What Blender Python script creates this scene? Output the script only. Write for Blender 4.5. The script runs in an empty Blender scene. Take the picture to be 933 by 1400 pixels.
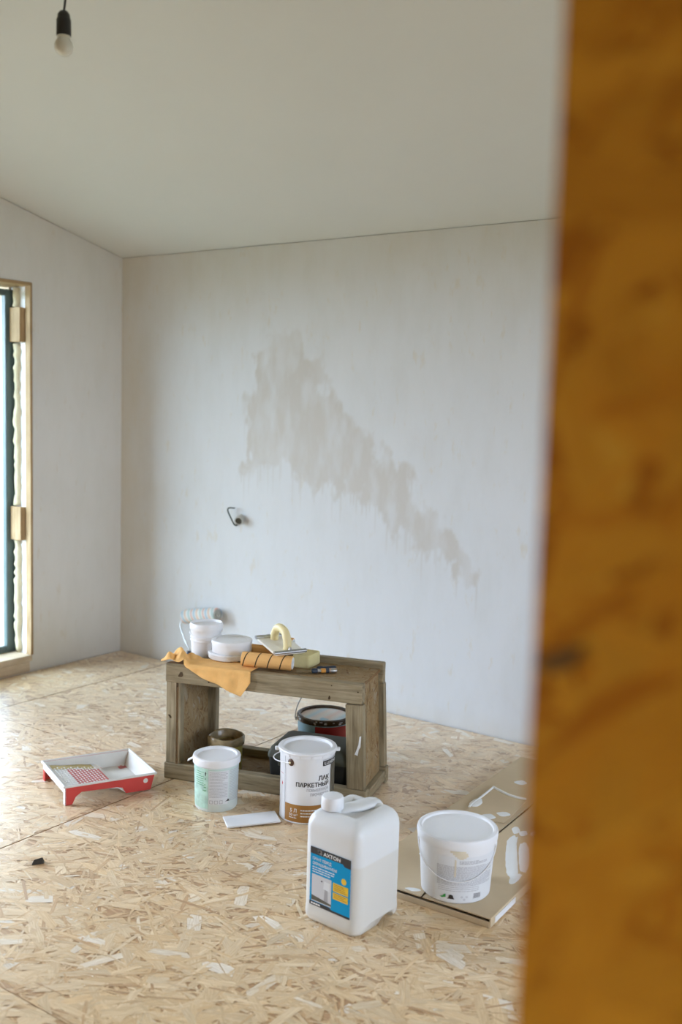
import bpy, bmesh, math, random
import numpy as np
from mathutils import Vector, Matrix, noise as mnoise

random.seed(7)
RNG = np.random.default_rng(7)
SC = bpy.context.scene
COL = SC.collection
PI = math.pi

# ------------------------------------------------------------------ camera
cam_data = bpy.data.cameras.new('camera')
cam = bpy.data.objects.new('camera', cam_data)
COL.objects.link(cam)
right = Vector((0.81887166, 0.57328106, 0.02824946))
down = Vector((0.08127097, -0.06708459, -0.99443184))
fwd = Vector((-0.56819384, 0.81660791, -0.10152478))
m = Matrix((right, -down, -fwd)).transposed().to_4x4()
m.translation = Vector((0, 0, 1.5))
cam.matrix_world = m
cam_data.sensor_fit = 'VERTICAL'
cam_data.sensor_height = 36.0
cam_data.sensor_width = 24.0
cam_data.lens = 35.0
cam_data.clip_start = 0.02
cam_data.dof.use_dof = True
cam_data.dof.focus_distance = 3.55
cam_data.dof.aperture_fstop = 2.0
SC.camera = cam

# ------------------------------------------------------------------ sky, exposure
world = bpy.data.worlds.new('overcast_sky')
SC.world = world
world.use_nodes = True
wn = world.node_tree
wn.nodes.clear()
wo = wn.nodes.new('ShaderNodeOutputWorld')
wb = wn.nodes.new('ShaderNodeBackground')
wb.inputs['Color'].default_value = (0.75, 0.89, 1.13, 1)
wb.inputs['Strength'].default_value = 6.0
wn.links.new(wb.outputs[0], wo.inputs[0])
SC.view_settings.view_transform = 'Standard'
SC.view_settings.look = 'None'
SC.view_settings.gamma = 1.0
SC.view_settings.use_curve_mapping = False
SC.view_settings.exposure = 1.78
SC.cycles.use_denoising = True
SC.cycles.max_bounces = 14
SC.cycles.diffuse_bounces = 6
SC.cycles.sample_clamp_indirect = 6.0

# room dimensions
XL, XR, YB, YF = -4.51, 2.2, 4.152, 0.68
ZC, SLOPE = 2.357, 0.229
def ceil_z(y): return ZC + SLOPE * (YB - y)
WIN_L = (2.80, 3.50, 0.065, 2.13)      # y0,y1,z0,z1 of the window in the left wall
WIN_L2 = (0.75, 1.95, 0.065, 2.13)       # second window in the left wall, out of view
WIN_R = (1.0, 2.75, 0.85, 2.10)         # window in the right wall, out of view
HALL_LIGHT_GAP = (-2.2, -0.9, 0.8, 2.0)        # unseen hall opening added behind the camera to light the partition

def portal(loc, rot, sx, sy):
    l = bpy.data.lights.new('window_portal', 'AREA')
    l.shape = 'RECTANGLE'; l.size = sx; l.size_y = sy
    l.cycles.is_portal = True
    o = bpy.data.objects.new('window_portal', l)
    o.location = loc; o.rotation_euler = rot
    COL.objects.link(o)
portal((XL - 0.24, (WIN_L[0] + WIN_L[1]) / 2, (WIN_L[2] + WIN_L[3]) / 2), (0, -PI / 2, 0), WIN_L[3] - WIN_L[2], WIN_L[1] - WIN_L[0])
portal((XL - 0.22, (WIN_L2[0] + WIN_L2[1]) / 2, (WIN_L2[2] + WIN_L2[3]) / 2), (0, -PI / 2, 0), WIN_L2[3] - WIN_L2[2], WIN_L2[1] - WIN_L2[0])
portal((XR + 0.24, (WIN_R[0] + WIN_R[1]) / 2, (WIN_R[2] + WIN_R[3]) / 2), (0, PI / 2, 0), WIN_R[3] - WIN_R[2], WIN_R[1] - WIN_R[0])
portal((-1.94, (HALL_LIGHT_GAP[0] + HALL_LIGHT_GAP[1]) / 2, (HALL_LIGHT_GAP[2] + HALL_LIGHT_GAP[3]) / 2), (0, -PI / 2, 0), HALL_LIGHT_GAP[3] - HALL_LIGHT_GAP[2], HALL_LIGHT_GAP[1] - HALL_LIGHT_GAP[0])

# ------------------------------------------------------------------ helpers
def tag(o, label=None, cat=None, group=None, kind=None):
    if label: o['label'] = label
    if cat: o['category'] = cat
    if group: o['group'] = group
    if kind: o['kind'] = kind
    return o

def thing(name, label, cat, loc=(0, 0, 0), rz=0.0, group=None):
    o = bpy.data.objects.new(name, None)
    o.empty_display_size = 0.05
    COL.objects.link(o)
    o.location = loc
    o.rotation_euler = (0, 0, rz)
    return tag(o, label, cat, group)

def obj(name, bm, mat, parent=None, smooth=False, loc=None, rot=None, angle=0.7):
    me = bpy.data.meshes.new(name)
    if isinstance(bm, bmesh.types.BMesh):
        bmesh.ops.recalc_face_normals(bm, faces=bm.faces)
        bm.to_mesh(me); bm.free()
    else:
        me.from_pydata(bm[0], [], bm[1]); me.update()
    if mat: me.materials.append(mat)
    if smooth:
        me.polygons.foreach_set('use_smooth', [True] * len(me.polygons))
        try: me.set_sharp_from_angle(angle=angle)
        except Exception: pass
    o = bpy.data.objects.new(name, me)
    COL.objects.link(o)
    if parent: o.parent = parent
    if loc: o.location = loc
    if rot: o.rotation_euler = rot
    return o

def box_bm(lo, hi, bevel=0.0, seg=1, bm=None, jitter=0.0):
    b = bmesh.new()
    bmesh.ops.create_cube(b, size=1)
    for v in b.verts:
        v.co = Vector([lo[i] + (v.co[i] + .5) * (hi[i] - lo[i]) + random.uniform(-jitter, jitter) for i in range(3)])
    if bevel > 0:
        bmesh.ops.bevel(b, geom=b.edges[:], offset=bevel, segments=seg, profile=0.6, affect='EDGES')
    if bm is None: return b
    me = bpy.data.meshes.new('tmp'); b.to_mesh(me); b.free(); bm.from_mesh(me); bpy.data.meshes.remove(me)
    return bm

def lathe_bm(prof, seg=48, bm=None, wob=None):
    bm = bm or bmesh.new()
    rings = []
    for r, z in prof:
        if r < 1e-5:
            rings.append([bm.verts.new((0, 0, z))])
        else:
            rr = []
            for k in range(seg):
                a = 2 * PI * k / seg
                q = wob(a, r, z) if wob else (r, z)
                rr.append(bm.verts.new((q[0] * math.cos(a), q[0] * math.sin(a), q[1])))
            rings.append(rr)
    for A, B in zip(rings, rings[1:]):
        if len(A) == 1 and len(B) == 1: continue
        for k in range(seg):
            k2 = (k + 1) % seg
            if len(A) == 1: bm.faces.new((A[0], B[k2], B[k]))
            elif len(B) == 1: bm.faces.new((A[k], A[k2], B[0]))
            else: bm.faces.new((A[k], A[k2], B[k2], B[k]))
    return bm

def tube_bm(pts, r, seg=10, bm=None, closed=False):
    bm = bm or bmesh.new()
    pts = [Vector(p) for p in pts]
    n = len(pts)
    rad = r if isinstance(r, (list, tuple)) else [r] * n
    rings = []
    up = None
    for i, p in enumerate(pts):
        if closed: d = pts[(i + 1) % n] - pts[i - 1]
        else: d = pts[min(i + 1, n - 1)] - pts[max(i - 1, 0)]
        d.normalize()
        if up is None:
            up = Vector((0, 0, 1)) if abs(d.z) < .9 else Vector((1, 0, 0))
        s = d.cross(up).normalized()
        up = s.cross(d).normalized()
        rings.append([bm.verts.new(p + (s * math.cos(2 * PI * k / seg) + up * math.sin(2 * PI * k / seg)) * rad[i]) for k in range(seg)])
    for i in range(n if closed else n - 1):
        A, B = rings[i], rings[(i + 1) % n]
        for k in range(seg):
            bm.faces.new((A[k], A[(k + 1) % seg], B[(k + 1) % seg], B[k]))
    if not closed:
        bm.faces.new(rings[0][::-1]); bm.faces.new(rings[-1])
    return bm

def smooth_path(ctrl, n=8):
    P = [Vector(c) for c in ctrl]
    out = []
    for i in range(len(P) - 1):
        p0, p1, p2, p3 = P[max(i - 1, 0)], P[i], P[i + 1], P[min(i + 2, len(P) - 1)]
        for k in range(n):
            t = k / n
            out.append(0.5 * ((2 * p1) + (p2 - p0) * t + (2 * p0 - 5 * p1 + 4 * p2 - p3) * t * t + (3 * p1 - p0 - 3 * p2 + p3) * t ** 3))
    out.append(P[-1])
    return out

def poly_prism(pts2, to3, lo, hi, bm=None):
    """polygon in 2-D extruded between lo and hi; to3(a,b,c) gives the point"""
    bm = bm or bmesh.new()
    A = [bm.verts.new(to3(a, b, lo)) for a, b in pts2]
    B = [bm.verts.new(to3(a, b, hi)) for a, b in pts2]
    bm.faces.new(A); bm.faces.new(B[::-1])
    n = len(A)
    for i in range(n):
        bm.faces.new((A[i], A[(i + 1) % n], B[(i + 1) % n], B[i]))
    return bm

def rrect(w, d, r, n=5):
    """rounded rectangle outline centred on 0"""
    out = []
    for cx, cy, a0 in ((w / 2 - r, -d / 2 + r, -PI / 2), (w / 2 - r, d / 2 - r, 0), (-w / 2 + r, d / 2 - r, PI / 2), (-w / 2 + r, -d / 2 + r, PI)):
        for k in range(n + 1):
            a = a0 + PI / 2 * k / n
            out.append((cx + r * math.cos(a), cy + r * math.sin(a)))
    return out

def loft_bm(rings3, cap=True, bm=None):
    bm = bm or bmesh.new()
    R = [[bm.verts.new(p) for p in ring] for ring in rings3]
    for A, B in zip(R, R[1:]):
        n = len(A)
        for k in range(n):
            bm.faces.new((A[k], A[(k + 1) % n], B[(k + 1) % n], B[k]))
    if cap:
        bm.faces.new(R[0][::-1]); bm.faces.new(R[-1])
    return bm

def cyl_patch_bm(r, a0, a1, z0, z1, n=None, bm=None, rfun=None):
    """curved patch on a drum of radius r between angles (degrees) and heights"""
    bm = bm or bmesh.new()
    n = n or max(2, int(abs(a1 - a0) / 4) + 1)
    rf = rfun or (lambda z: r)
    row0, row1 = [], []
    for k in range(n + 1):
        a = math.radians(a0 + (a1 - a0) * k / n)
        row0.append(bm.verts.new((rf(z0) * math.cos(a), rf(z0) * math.sin(a), z0)))
        row1.append(bm.verts.new((rf(z1) * math.cos(a), rf(z1) * math.sin(a), z1)))
    for k in range(n):
        bm.faces.new((row0[k], row0[k + 1], row1[k + 1], row1[k]))
    return bm

def text_data(body, size, bold=0.0, align='LEFT'):
    cu = bpy.data.curves.new('lettering_curve', 'FONT')
    cu.body = body; cu.size = size; cu.align_x = align
    cu.offset = bold * size
    cu.resolution_u = 3
    o = bpy.data.objects.new('lettering_curve', cu)
    COL.objects.link(o)
    dg = bpy.context.evaluated_depsgraph_get()
    me = o.evaluated_get(dg).to_mesh()
    V = [tuple(v.co) for v in me.vertices]; F = [tuple(p.vertices) for p in me.polygons]
    o.evaluated_get(dg).to_mesh_clear()
    bpy.data.objects.remove(o); bpy.data.curves.remove(cu)
    return V, F

def text_on_drum(body, size, r, a_deg, z, mat, parent, bold=0.0, align='LEFT', width=None, name='lettering', rfun=None):
    V, F = text_data(body, size, bold, align)
    if not V: return None
    if width:
        w = max(v[0] for v in V) - min(v[0] for v in V)
        k = width / max(w, 1e-6)
        V = [(v[0] * k, v[1], v[2]) for v in V]
    out = []
    for x, y, _ in V:
        rr = rfun(z + y) if rfun else r
        a = math.radians(a_deg) + x / rr
        out.append((rr * math.cos(a), rr * math.sin(a), z + y))
    return obj(name, (out, F), mat, parent)

def text_flat(body, size, origin, ux, uy, mat, parent, bold=0.0, width=None, align='LEFT', name='lettering'):
    V, F = text_data(body, size, bold, align)
    if width:
        w = max(v[0] for v in V) - min(v[0] for v in V)
        V = [(v[0] * width / w, v[1], v[2]) for v in V]
    o3, ux, uy = Vector(origin), Vector(ux), Vector(uy)
    return obj(name, ([tuple(o3 + ux * x + uy * y) for x, y, _ in V], F), mat, parent)

# ------------------------------------------------------------------ materials
def new_mat(name):
    mt = bpy.data.materials.new(name); mt.use_nodes = True
    nt = mt.node_tree
    b = nt.nodes['Principled BSDF']
    return mt, nt, b

def N(nt, t, **kw):
    n = nt.nodes.new(t)
    for k, v in kw.items():
        if k == 'inp':
            for kk, vv in v.items(): n.inputs[kk].default_value = vv
        else: setattr(n, k, v)
    return n

def L(nt, a, b): nt.links.new(a, b)

def math_n(nt, op, a, b=None, c=None, clamp=False):
    n = nt.nodes.new('ShaderNodeMath'); n.operation = op; n.use_clamp = clamp
    for i, v in enumerate((a, b, c)):
        if v is None: continue
        if isinstance(v, (int, float)): n.inputs[i].default_value = v
        else: nt.links.new(v, n.inputs[i])
    return n.outputs[0]

def mixc(nt, fac, a, b, blend='MIX'):
    n = nt.nodes.new('ShaderNodeMix'); n.data_type = 'RGBA'; n.blend_type = blend
    for s, v in ((n.inputs[0], fac), (n.inputs[6], a), (n.inputs[7], b)):
        if isinstance(v, (int, float)): s.default_value = v
        elif isinstance(v, (tuple, list)): s.default_value = (*v[:3], 1)
        else: nt.links.new(v, s)
    return n.outputs[2]

def ramp(nt, fac, stops):
    n = nt.nodes.new('ShaderNodeValToRGB')
    e = n.color_ramp.elements
    while len(e) < len(stops): e.new(0.5)
    for el, (p, c) in zip(e, stops):
        el.position = p; el.color = (*c, 1) if len(c) == 3 else c
    nt.links.new(fac, n.inputs[0])
    return n.outputs[0]

def plain(name, col, rough=0.5, var=0.06, scale=12, spec=0.5, metal=0.0, sss=0.0, bump=0.0, bscale=60):
    """a colour with a little procedural mottling"""
    mt, nt, b = new_mat(name)
    tc = N(nt, 'ShaderNodeTexCoord')
    nz = N(nt, 'ShaderNodeTexNoise', inp={'Scale': scale, 'Detail': 4.0})
    L(nt, tc.outputs['Object'], nz.inputs['Vector'])
    d = tuple(max(0, c * (1 - var)) for c in col); l = tuple(min(1, c * (1 + var)) for c in col)
    L(nt, mixc(nt, nz.outputs['Fac'], d, l), b.inputs['Base Color'])
    b.inputs['Roughness'].default_value = rough
    b.inputs['Specular IOR Level'].default_value = spec
    b.inputs['Metallic'].default_value = metal
    if sss > 0:
        b.inputs['Subsurface Weight'].default_value = sss
        b.inputs['Subsurface Radius'].default_value = (0.02, 0.02, 0.02)
        b.inputs['Subsurface Scale'].default_value = 0.5
    if bump > 0:
        n2 = N(nt, 'ShaderNodeTexNoise', inp={'Scale': bscale, 'Detail': 3.0})
        L(nt, tc.outputs['Object'], n2.inputs['Vector'])
        bp = N(nt, 'ShaderNodeBump', inp={'Strength': bump, 'Distance': 0.002})
        L(nt, n2.outputs['Fac'], bp.inputs['Height']); L(nt, bp.outputs[0], b.inputs['Normal'])
    return mt

def osb_material(name, rough=0.45, spec=0.4, graze_sheen=0.0):
    """colour of each strand comes from its own face; fine grain runs along it"""
    mt, nt, b = new_mat(name)
    at = N(nt, 'ShaderNodeAttribute'); at.attribute_name = 'strand'
    uv = N(nt, 'ShaderNodeUVMap'); uv.uv_map = 'grain'
    mp = N(nt, 'ShaderNodeVectorMath', operation='MULTIPLY'); L(nt, uv.outputs[0], mp.inputs[0]); mp.inputs[1].default_value = (16, 330, 1)
    nz = N(nt, 'ShaderNodeTexNoise', noise_dimensions='2D', inp={'Scale': 1.0, 'Detail': 2.0, 'Roughness': 0.6}); L(nt, mp.outputs[0], nz.inputs['Vector'])
    c = mixc(nt, math_n(nt, 'MULTIPLY_ADD', nz.outputs['Fac'], 2.2, -0.75, clamp=True), mixc(nt, 1.0, at.outputs['Color'], (.80, .72, .62), 'MULTIPLY'), at.outputs['Color'])
    L(nt, c, b.inputs['Base Color'])
    b.inputs['Roughness'].default_value = rough
    b.inputs['Specular IOR Level'].default_value = spec
    if graze_sheen:                                            # sheen whitens boards at grazing angles, standing in for reflected light
        b.inputs['Sheen Weight'].default_value = graze_sheen
        b.inputs['Sheen Roughness'].default_value = .36
        b.inputs['Sheen Tint'].default_value = (.95, .98, 1, 1)
    return mt

def osb_mesh(name, w, d, thick, tones, mat, seed, strand=.105, cover=5.0, bias=0.0, tint=None, relief=.0011):
    """slab centred on 0 with its face at z=0, covered by pressed strands (real, slightly uneven polygons)"""
    r = np.random.default_rng(seed)
    n = int(w * d * cover / (strand * strand * .15))
    T = np.array(tones)
    cx, cy = r.uniform(-w / 2, w / 2, n), r.uniform(-d / 2, d / 2, n)
    lay = np.arange(n) / n                              # later strands lie on top
    ang = np.where(r.random(n) < .5, r.normal(.35, .5, n), r.uniform(0, PI, n))
    kind = r.random(n)                                  # slivers, common strands, a few broad pale ones
    sliver, broad = kind < .58, kind > .972
    ln = strand * np.where(sliver, .35 + 1.0 * r.random(n), .45 + .8 * r.random(n))
    wd = strand * np.where(sliver, .02 + .09 * r.random(n), np.where(broad, .22 + .22 * r.random(n), .10 + .20 * r.random(n)))
    # six-point outline with splintered ends
    lx = np.stack([-.5 - .10 * r.random(n), -.30 + .08 * r.random(n), .5 + .1 * r.random(n), .5 - .16 * r.random(n), .2 + .1 * r.random(n), -.5 + .16 * r.random(n)], 1) * ln[:, None]
    ly = np.stack([-.5 + .2 * r.random(n), -.5 - .06 * r.random(n), -.5 + .25 * r.random(n), .5 - .1 * r.random(n), .5 + .06 * r.random(n), .5 - .2 * r.random(n)], 1) * wd[:, None]
    ca, sa = np.cos(ang)[:, None], np.sin(ang)[:, None]
    X = np.clip(cx[:, None] + lx * ca - ly * sa, -w / 2 + .0005, w / 2 - .0005)
    Y = np.clip(cy[:, None] + lx * sa + ly * ca, -d / 2 + .0005, d / 2 - .0005)
    Z = (lay * relief)[:, None] + r.uniform(-.00018, .00018, (n, 6)) - relief
    tone = np.where(sliver, r.beta(1.5, 2.2, n) * .92, np.where(broad, .86 + .14 * r.random(n), .34 + .40 * r.beta(2, 2, n)))
    tone = np.clip(tone + bias, 0, .999) * (len(T) - 1)
    i0 = np.floor(tone).astype(int); f = (tone - i0)[:, None]
    C = T[i0] * (1 - f) + T[np.minimum(i0 + 1, len(T) - 1)] * f
    C = C * r.normal(1, .05, (n, 1))
    # eight corners of the slab first
    S = np.array([(x * w / 2, y * d / 2, z) for z in (-thick, -relief * 1.15) for x, y in ((-1, -1), (1, -1), (1, 1), (-1, 1))])
    V = np.concatenate([S, np.stack([X, Y, Z], -1).reshape(-1, 3)])
    F = [(3, 2, 1, 0), (4, 5, 6, 7), (0, 1, 5, 4), (1, 2, 6, 5), (2, 3, 7, 6), (3, 0, 4, 7)]
    F += (np.arange(n * 6).reshape(n, 6) + 8).tolist()
    me = bpy.data.meshes.new(name)
    me.from_pydata(V.tolist(), [], F); me.update()
    at = me.color_attributes.new('strand', 'FLOAT_COLOR', 'POINT')
    cc = np.ones((len(V), 4), np.float32); cc[:8, :3] = T[0]; cc[8:, :3] = np.repeat(C, 6, 0)
    at.data.foreach_set('color', np.clip(cc, 0, 1).ravel())
    uvl = me.uv_layers.new(name='grain')
    ro = r.random((n, 2)) * 40
    U = np.stack([lx + ro[:, :1], ly + ro[:, 1:]], -1).reshape(-1, 2)
    allv = np.concatenate([S[:, :2] * .3, U]).astype(np.float32)
    li = np.empty(len(me.loops), np.int32); me.loops.foreach_get('vertex_index', li)
    uvl.data.foreach_set('uv', allv[li].ravel())
    me.materials.append(mat)
    return me

def osb_obj(name, w, d, thick, tones, mat, seed, parent=None, loc=None, rot=None, **kw):
    o = bpy.data.objects.new(name, osb_mesh(name, w, d, thick, tones, mat, seed, **kw))
    COL.objects.link(o)
    if parent: o.parent = parent
    if loc: o.location = loc
    if rot: o.rotation_euler = rot
    return o

def wood_material(name, dark, mid, light, rough=0.65, stretch=14, knots=True):
    """board with grain running along its local x"""
    mt, nt, b = new_mat(name)
    tc = N(nt, 'ShaderNodeTexCoord'); oi = N(nt, 'ShaderNodeObjectInfo')
    off = N(nt, 'ShaderNodeVectorMath', operation='ADD')
    cx = N(nt, 'ShaderNodeCombineXYZ')
    L(nt, math_n(nt, 'MULTIPLY', oi.outputs['Random'], 53.0), cx.inputs[0]); L(nt, math_n(nt, 'MULTIPLY', oi.outputs['Random'], 19.0), cx.inputs[1])
    L(nt, tc.outputs['Object'], off.inputs[0]); L(nt, cx.outputs[0], off.inputs[1])
    mp = N(nt, 'ShaderNodeVectorMath', operation='MULTIPLY'); L(nt, off.outputs[0], mp.inputs[0]); mp.inputs[1].default_value = (3.0, 3.0 * stretch, 3.0 * stretch)
    n1 = N(nt, 'ShaderNodeTexNoise', inp={'Scale': 1.6, 'Detail': 6.0, 'Roughness': 0.62, 'Distortion': 0.5}); L(nt, mp.outputs[0], n1.inputs['Vector'])
    n2 = N(nt, 'ShaderNodeTexNoise', inp={'Scale': 9.0, 'Detail': 4.0}); L(nt, off.outputs[0], n2.inputs['Vector'])
    c = ramp(nt, n1.outputs['Fac'], [(0.28, dark), (0.5, mid), (0.75, light)])
    c = mixc(nt, math_n(nt, 'MULTIPLY_ADD', n2.outputs['Fac'], 1.8, -0.55, clamp=True), mixc(nt, 1.0, c, (.74, .7, .64), 'MULTIPLY'), c)
    if knots:
        vo = N(nt, 'ShaderNodeTexVoronoi', inp={'Scale': 4.5, 'Randomness': 1.0})
        m3 = N(nt, 'ShaderNodeVectorMath', operation='MULTIPLY'); L(nt, off.outputs[0], m3.inputs[0]); m3.inputs[1].default_value = (1, 1.5, 1.5)
        L(nt, m3.outputs[0], vo.inputs['Vector'])
        k = math_n(nt, 'SUBTRACT', 1.0, math_n(nt, 'MULTIPLY', vo.outputs['Distance'], 11.0), clamp=True)
        c = mixc(nt, math_n(nt, 'MULTIPLY', k, 0.85), c, tuple(x * .35 for x in dark))
    L(nt, c, b.inputs['Base Color'])
    b.inputs['Roughness'].default_value = rough
    b.inputs['Specular IOR Level'].default_value = 0.3
    bp = N(nt, 'ShaderNodeBump', inp={'Strength': 0.3, 'Distance': 0.001}); L(nt, n1.outputs['Fac'], bp.inputs['Height']); L(nt, bp.outputs[0], b.inputs['Normal'])
    return mt

def plaster_material(name, white, bare, stain_col, use_attr=True):
    mt, nt, b = new_mat(name)
    tc = N(nt, 'ShaderNodeTexCoord')
    mp = N(nt, 'ShaderNodeVectorMath', operation='MULTIPLY'); L(nt, tc.outputs['Object'], mp.inputs[0]); mp.inputs[1].default_value = (1.0, 1.0, 0.35)
    n1 = N(nt, 'ShaderNodeTexNoise', inp={'Scale': 9.0, 'Detail': 4.0, 'Roughness': 0.65}); L(nt, mp.outputs[0], n1.inputs['Vector'])
    n2 = N(nt, 'ShaderNodeTexNoise', inp={'Scale': 70.0, 'Detail': 1.0}); L(nt, mp.outputs[0], n2.inputs['Vector'])
    n3 = N(nt, 'ShaderNodeTexNoise', inp={'Scale': 24.0, 'Detail': 3.0, 'Roughness': 0.7}); L(nt, mp.outputs[0], n3.inputs['Vector'])
    c = mixc(nt, math_n(nt, 'MULTIPLY_ADD', n1.outputs['Fac'], 3.0, -1.25, clamp=True), white, tuple(w * k for w, k in zip(white, (.955, .95, .935))))
    # small scuffs and trowel marks
    sc = math_n(nt, 'MULTIPLY_ADD', n3.outputs['Fac'], 9.0, -5.55, clamp=True)
    c = mixc(nt, math_n(nt, 'MULTIPLY', sc, 0.5), c, bare)
    if use_attr:
        at = N(nt, 'ShaderNodeAttribute'); at.attribute_name = 'wear_bounce'
        sp = N(nt, 'ShaderNodeSeparateColor'); L(nt, at.outputs['Color'], sp.inputs[0])
        s = math_n(nt, 'ADD', sp.outputs[0], math_n(nt, 'MULTIPLY', math_n(nt, 'SUBTRACT', n3.outputs['Fac'], 0.5), math_n(nt, 'MULTIPLY', sp.outputs[0], 0.9)), clamp=True)
        u = math_n(nt, 'ADD', sp.outputs[1], math_n(nt, 'MULTIPLY', math_n(nt, 'SUBTRACT', n1.outputs['Fac'], 0.5), math_n(nt, 'MULTIPLY', sp.outputs[1], 1.2)), clamp=True)
        c = mixc(nt, u, c, bare)
        c = mixc(nt, s, c, stain_col)
    L(nt, c, b.inputs['Base Color'])
    b.inputs['Roughness'].default_value = 0.75
    b.inputs['Specular IOR Level'].default_value = 0.25
    bp = N(nt, 'ShaderNodeBump', inp={'Strength': 0.25, 'Distance': 0.002})
    L(nt, math_n(nt, 'ADD', n2.outputs['Fac'], n3.outputs['Fac']), bp.inputs['Height']); L(nt, bp.outputs[0], b.inputs['Normal'])
    return mt

TONES = [(.54, .32, .13), (.70, .47, .225), (.79, .575, .30), (.84, .65, .385), (.87, .72, .475), (.90, .84, .72)]
M = {}
M['osb'] = osb_material('osb_floor', .30, .70, graze_sheen=.55)
M['osb_dull'] = osb_material('osb_dull', .65, .3)
M['osb_matt'] = osb_material('osb_matt', .8, .08)
M['osb_plain'] = plain('osb_plain', (.42, .28, .14), .7, .35, 25)
TONES_OLD = [tuple(c * k for c, k in zip(t, (.43, .41, .37))) for t in TONES]
TONES_PART = [tuple(c * k for c, k in zip(t, (.66, .36, .042))) for t in TONES]
M['subfloor'] = plain('subfloor', (.06, .045, .03), .9)
M['wall'] = plaster_material('painted_plaster', (.635, .645, .65), (.60, .545, .44), (.545, .52, .48))
M['wall2'] = plaster_material('plaster_side', (.69, .675, .635), (.62, .56, .45), (.66, .625, .565))
M['ceiling'] = plain('ceiling_paint', (.66, .68, .675), .8, .02, 3)
M['bench'] = wood_material('weathered_wood', (.18, .142, .082), (.325, .267, .165), (.46, .39, .262))
M['pine'] = wood_material('raw_pine', (.36, .23, .11), (.48, .34, .185), (.58, .44, .27), knots=False)
M['pine_pale'] = wood_material('pale_pine', (.62, .50, .36), (.74, .63, .48), (.82, .73, .60), knots=False)
M['frame'] = plain('window_frame_green_grey', (.085, .125, .125), .35, .1)
M['foam'] = plain('mounting_foam', (.72, .66, .46), .9, .12, 30, bump=.8, bscale=50)
M['white_pl'] = plain('white_plastic', (.80, .81, .82), .38, .015, 6, sss=0.0)
M['white_lid'] = plain('white_lid_plastic', (.82, .83, .84), .42, .02, 9)
M['white_wire'] = plain('white_wire', (.80, .80, .80), .4, .02)
M['black'] = plain('black_plastic', (.012, .012, .012), .45, .1)
M['ground'] = plain('outdoor_ground', (.14, .15, .10), .95, .2, .6)

# ------------------------------------------------------------------ structure: floor
floor = obj('floor', box_bm((XL - .2, YF - .2, -.12), (XR + .2, YB + .2, -.03)), M['subfloor'])
tag(floor, kind='structure')
strips = [XL + .006, -4.064, -2.754, -.74, .5, 1.6, XR - .006]
cross = [[1.2], [2.876], [1.509], [2.76], [1.5], [2.4]]
for i in range(6):
    ys = [YF - .12] + cross[i] + [YB - .008]
    for y0, y1 in zip(ys, ys[1:]):
        g = .0022
        w, d = strips[i + 1] - strips[i] - 2 * g, y1 - y0 - .0016
        lc = ((strips[i] + strips[i + 1]) / 2, (y0 + y1) / 2, 0)
        osb_obj('osb_board', w, d, .018, TONES, M['osb'], int(100 + i * 10 + y0 * 3), floor, lc, cover=5.0 if i < 3 else 2.0, strand=.115)
        obj('joist_strip', box_bm((-w / 2 + .02, -d / 2 + .02, -.0305), (w / 2 - .02, d / 2 - .02, -.018)), M['subfloor'], floor, loc=lc)

# ------------------------------------------------------------------ structure: back wall with its stain
STAIN = [(-3.505, 2.009), (-3.389, 1.919), (-3.169, 1.88), (-3.113, 1.778), (-3.057, 1.694), (-2.97, 1.578), (-2.907, 1.529), (-2.843, 1.432), (-2.741, 1.369), (-2.66, 1.275), (-2.525, 1.25), (-2.467, 1.189), (-2.424, 1.064), (-2.294, 0.995), (-2.22, 0.923), (-2.146, 0.836), (-2.108, 0.747), (-2.175, 0.708), (-2.246, 0.715), (-2.269, 0.823), (-2.36, 0.83), (-2.433, 0.822), (-2.473, 0.883), (-2.55, 0.924), (-2.626, 0.901), (-2.677, 0.962), (-2.709, 1.042), (-2.83, 1.066), (-2.954, 1.091), (-3.082, 1.134), (-3.191, 1.179), (-3.215, 1.247), (-3.462, 1.199), (-3.54, 1.069), (-3.544, 1.231), (-3.539, 1.499), (-3.474, 1.676), (-3.43, 1.764), (-3.388, 1.884)]

def vnoise(X, Z, s, seed):
    r = np.random.default_rng(seed).random((64, 64))
    x, z = X * s, Z * s
    i, j = np.floor(x).astype(int), np.floor(z).astype(int)
    fx, fz = x - i, z - j
    fx, fz = fx * fx * (3 - 2 * fx), fz * fz * (3 - 2 * fz)
    g = lambda a, b: r[a % 64, b % 64]
    return (g(i, j) * (1 - fx) + g(i + 1, j) * fx) * (1 - fz) + (g(i, j + 1) * (1 - fx) + g(i + 1, j + 1) * fx) * fz

def fbm(X, Z, s, seed):
    return sum(vnoise(X, Z, s * 2 ** k, seed + k) * .5 ** (k + 1) for k in range(4)) / .9375

def stain_mask(X, Z):
    P = np.array(STAIN); Q = np.roll(P, -1, 0)
    dmin = np.full(X.shape, 9.0); inside = np.zeros(X.shape, bool)
    Xw = X + (fbm(X, Z * .7, 16, 3) - .5) * .20; Zw = Z + (fbm(X, Z * .6, 16, 9) - .5) * .22
    for (ax, az), (bx, bz) in zip(P, Q):
        ex, ez = bx - ax, bz - az
        t = np.clip(((Xw - ax) * ex + (Zw - az) * ez) / (ex * ex + ez * ez), 0, 1)
        dmin = np.minimum(dmin, np.hypot(Xw - ax - t * ex, Zw - az - t * ez))
        c = ((az > Zw) != (bz > Zw)) & (Xw < (bx - ax) * (Zw - az) / (bz - az + 1e-12) + ax)
        inside ^= c
    sd = np.where(inside, dmin, -dmin)
    m = np.clip((sd + .016) / .032, 0, 1)
    m *= np.clip(.50 + 1.7 * (fbm(X * 1.3, Z * .45, 14, 21) - .32), .15, 1)
    m *= np.clip((2.02 - Z) / .25, 0.15, 1)
    return m

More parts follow.
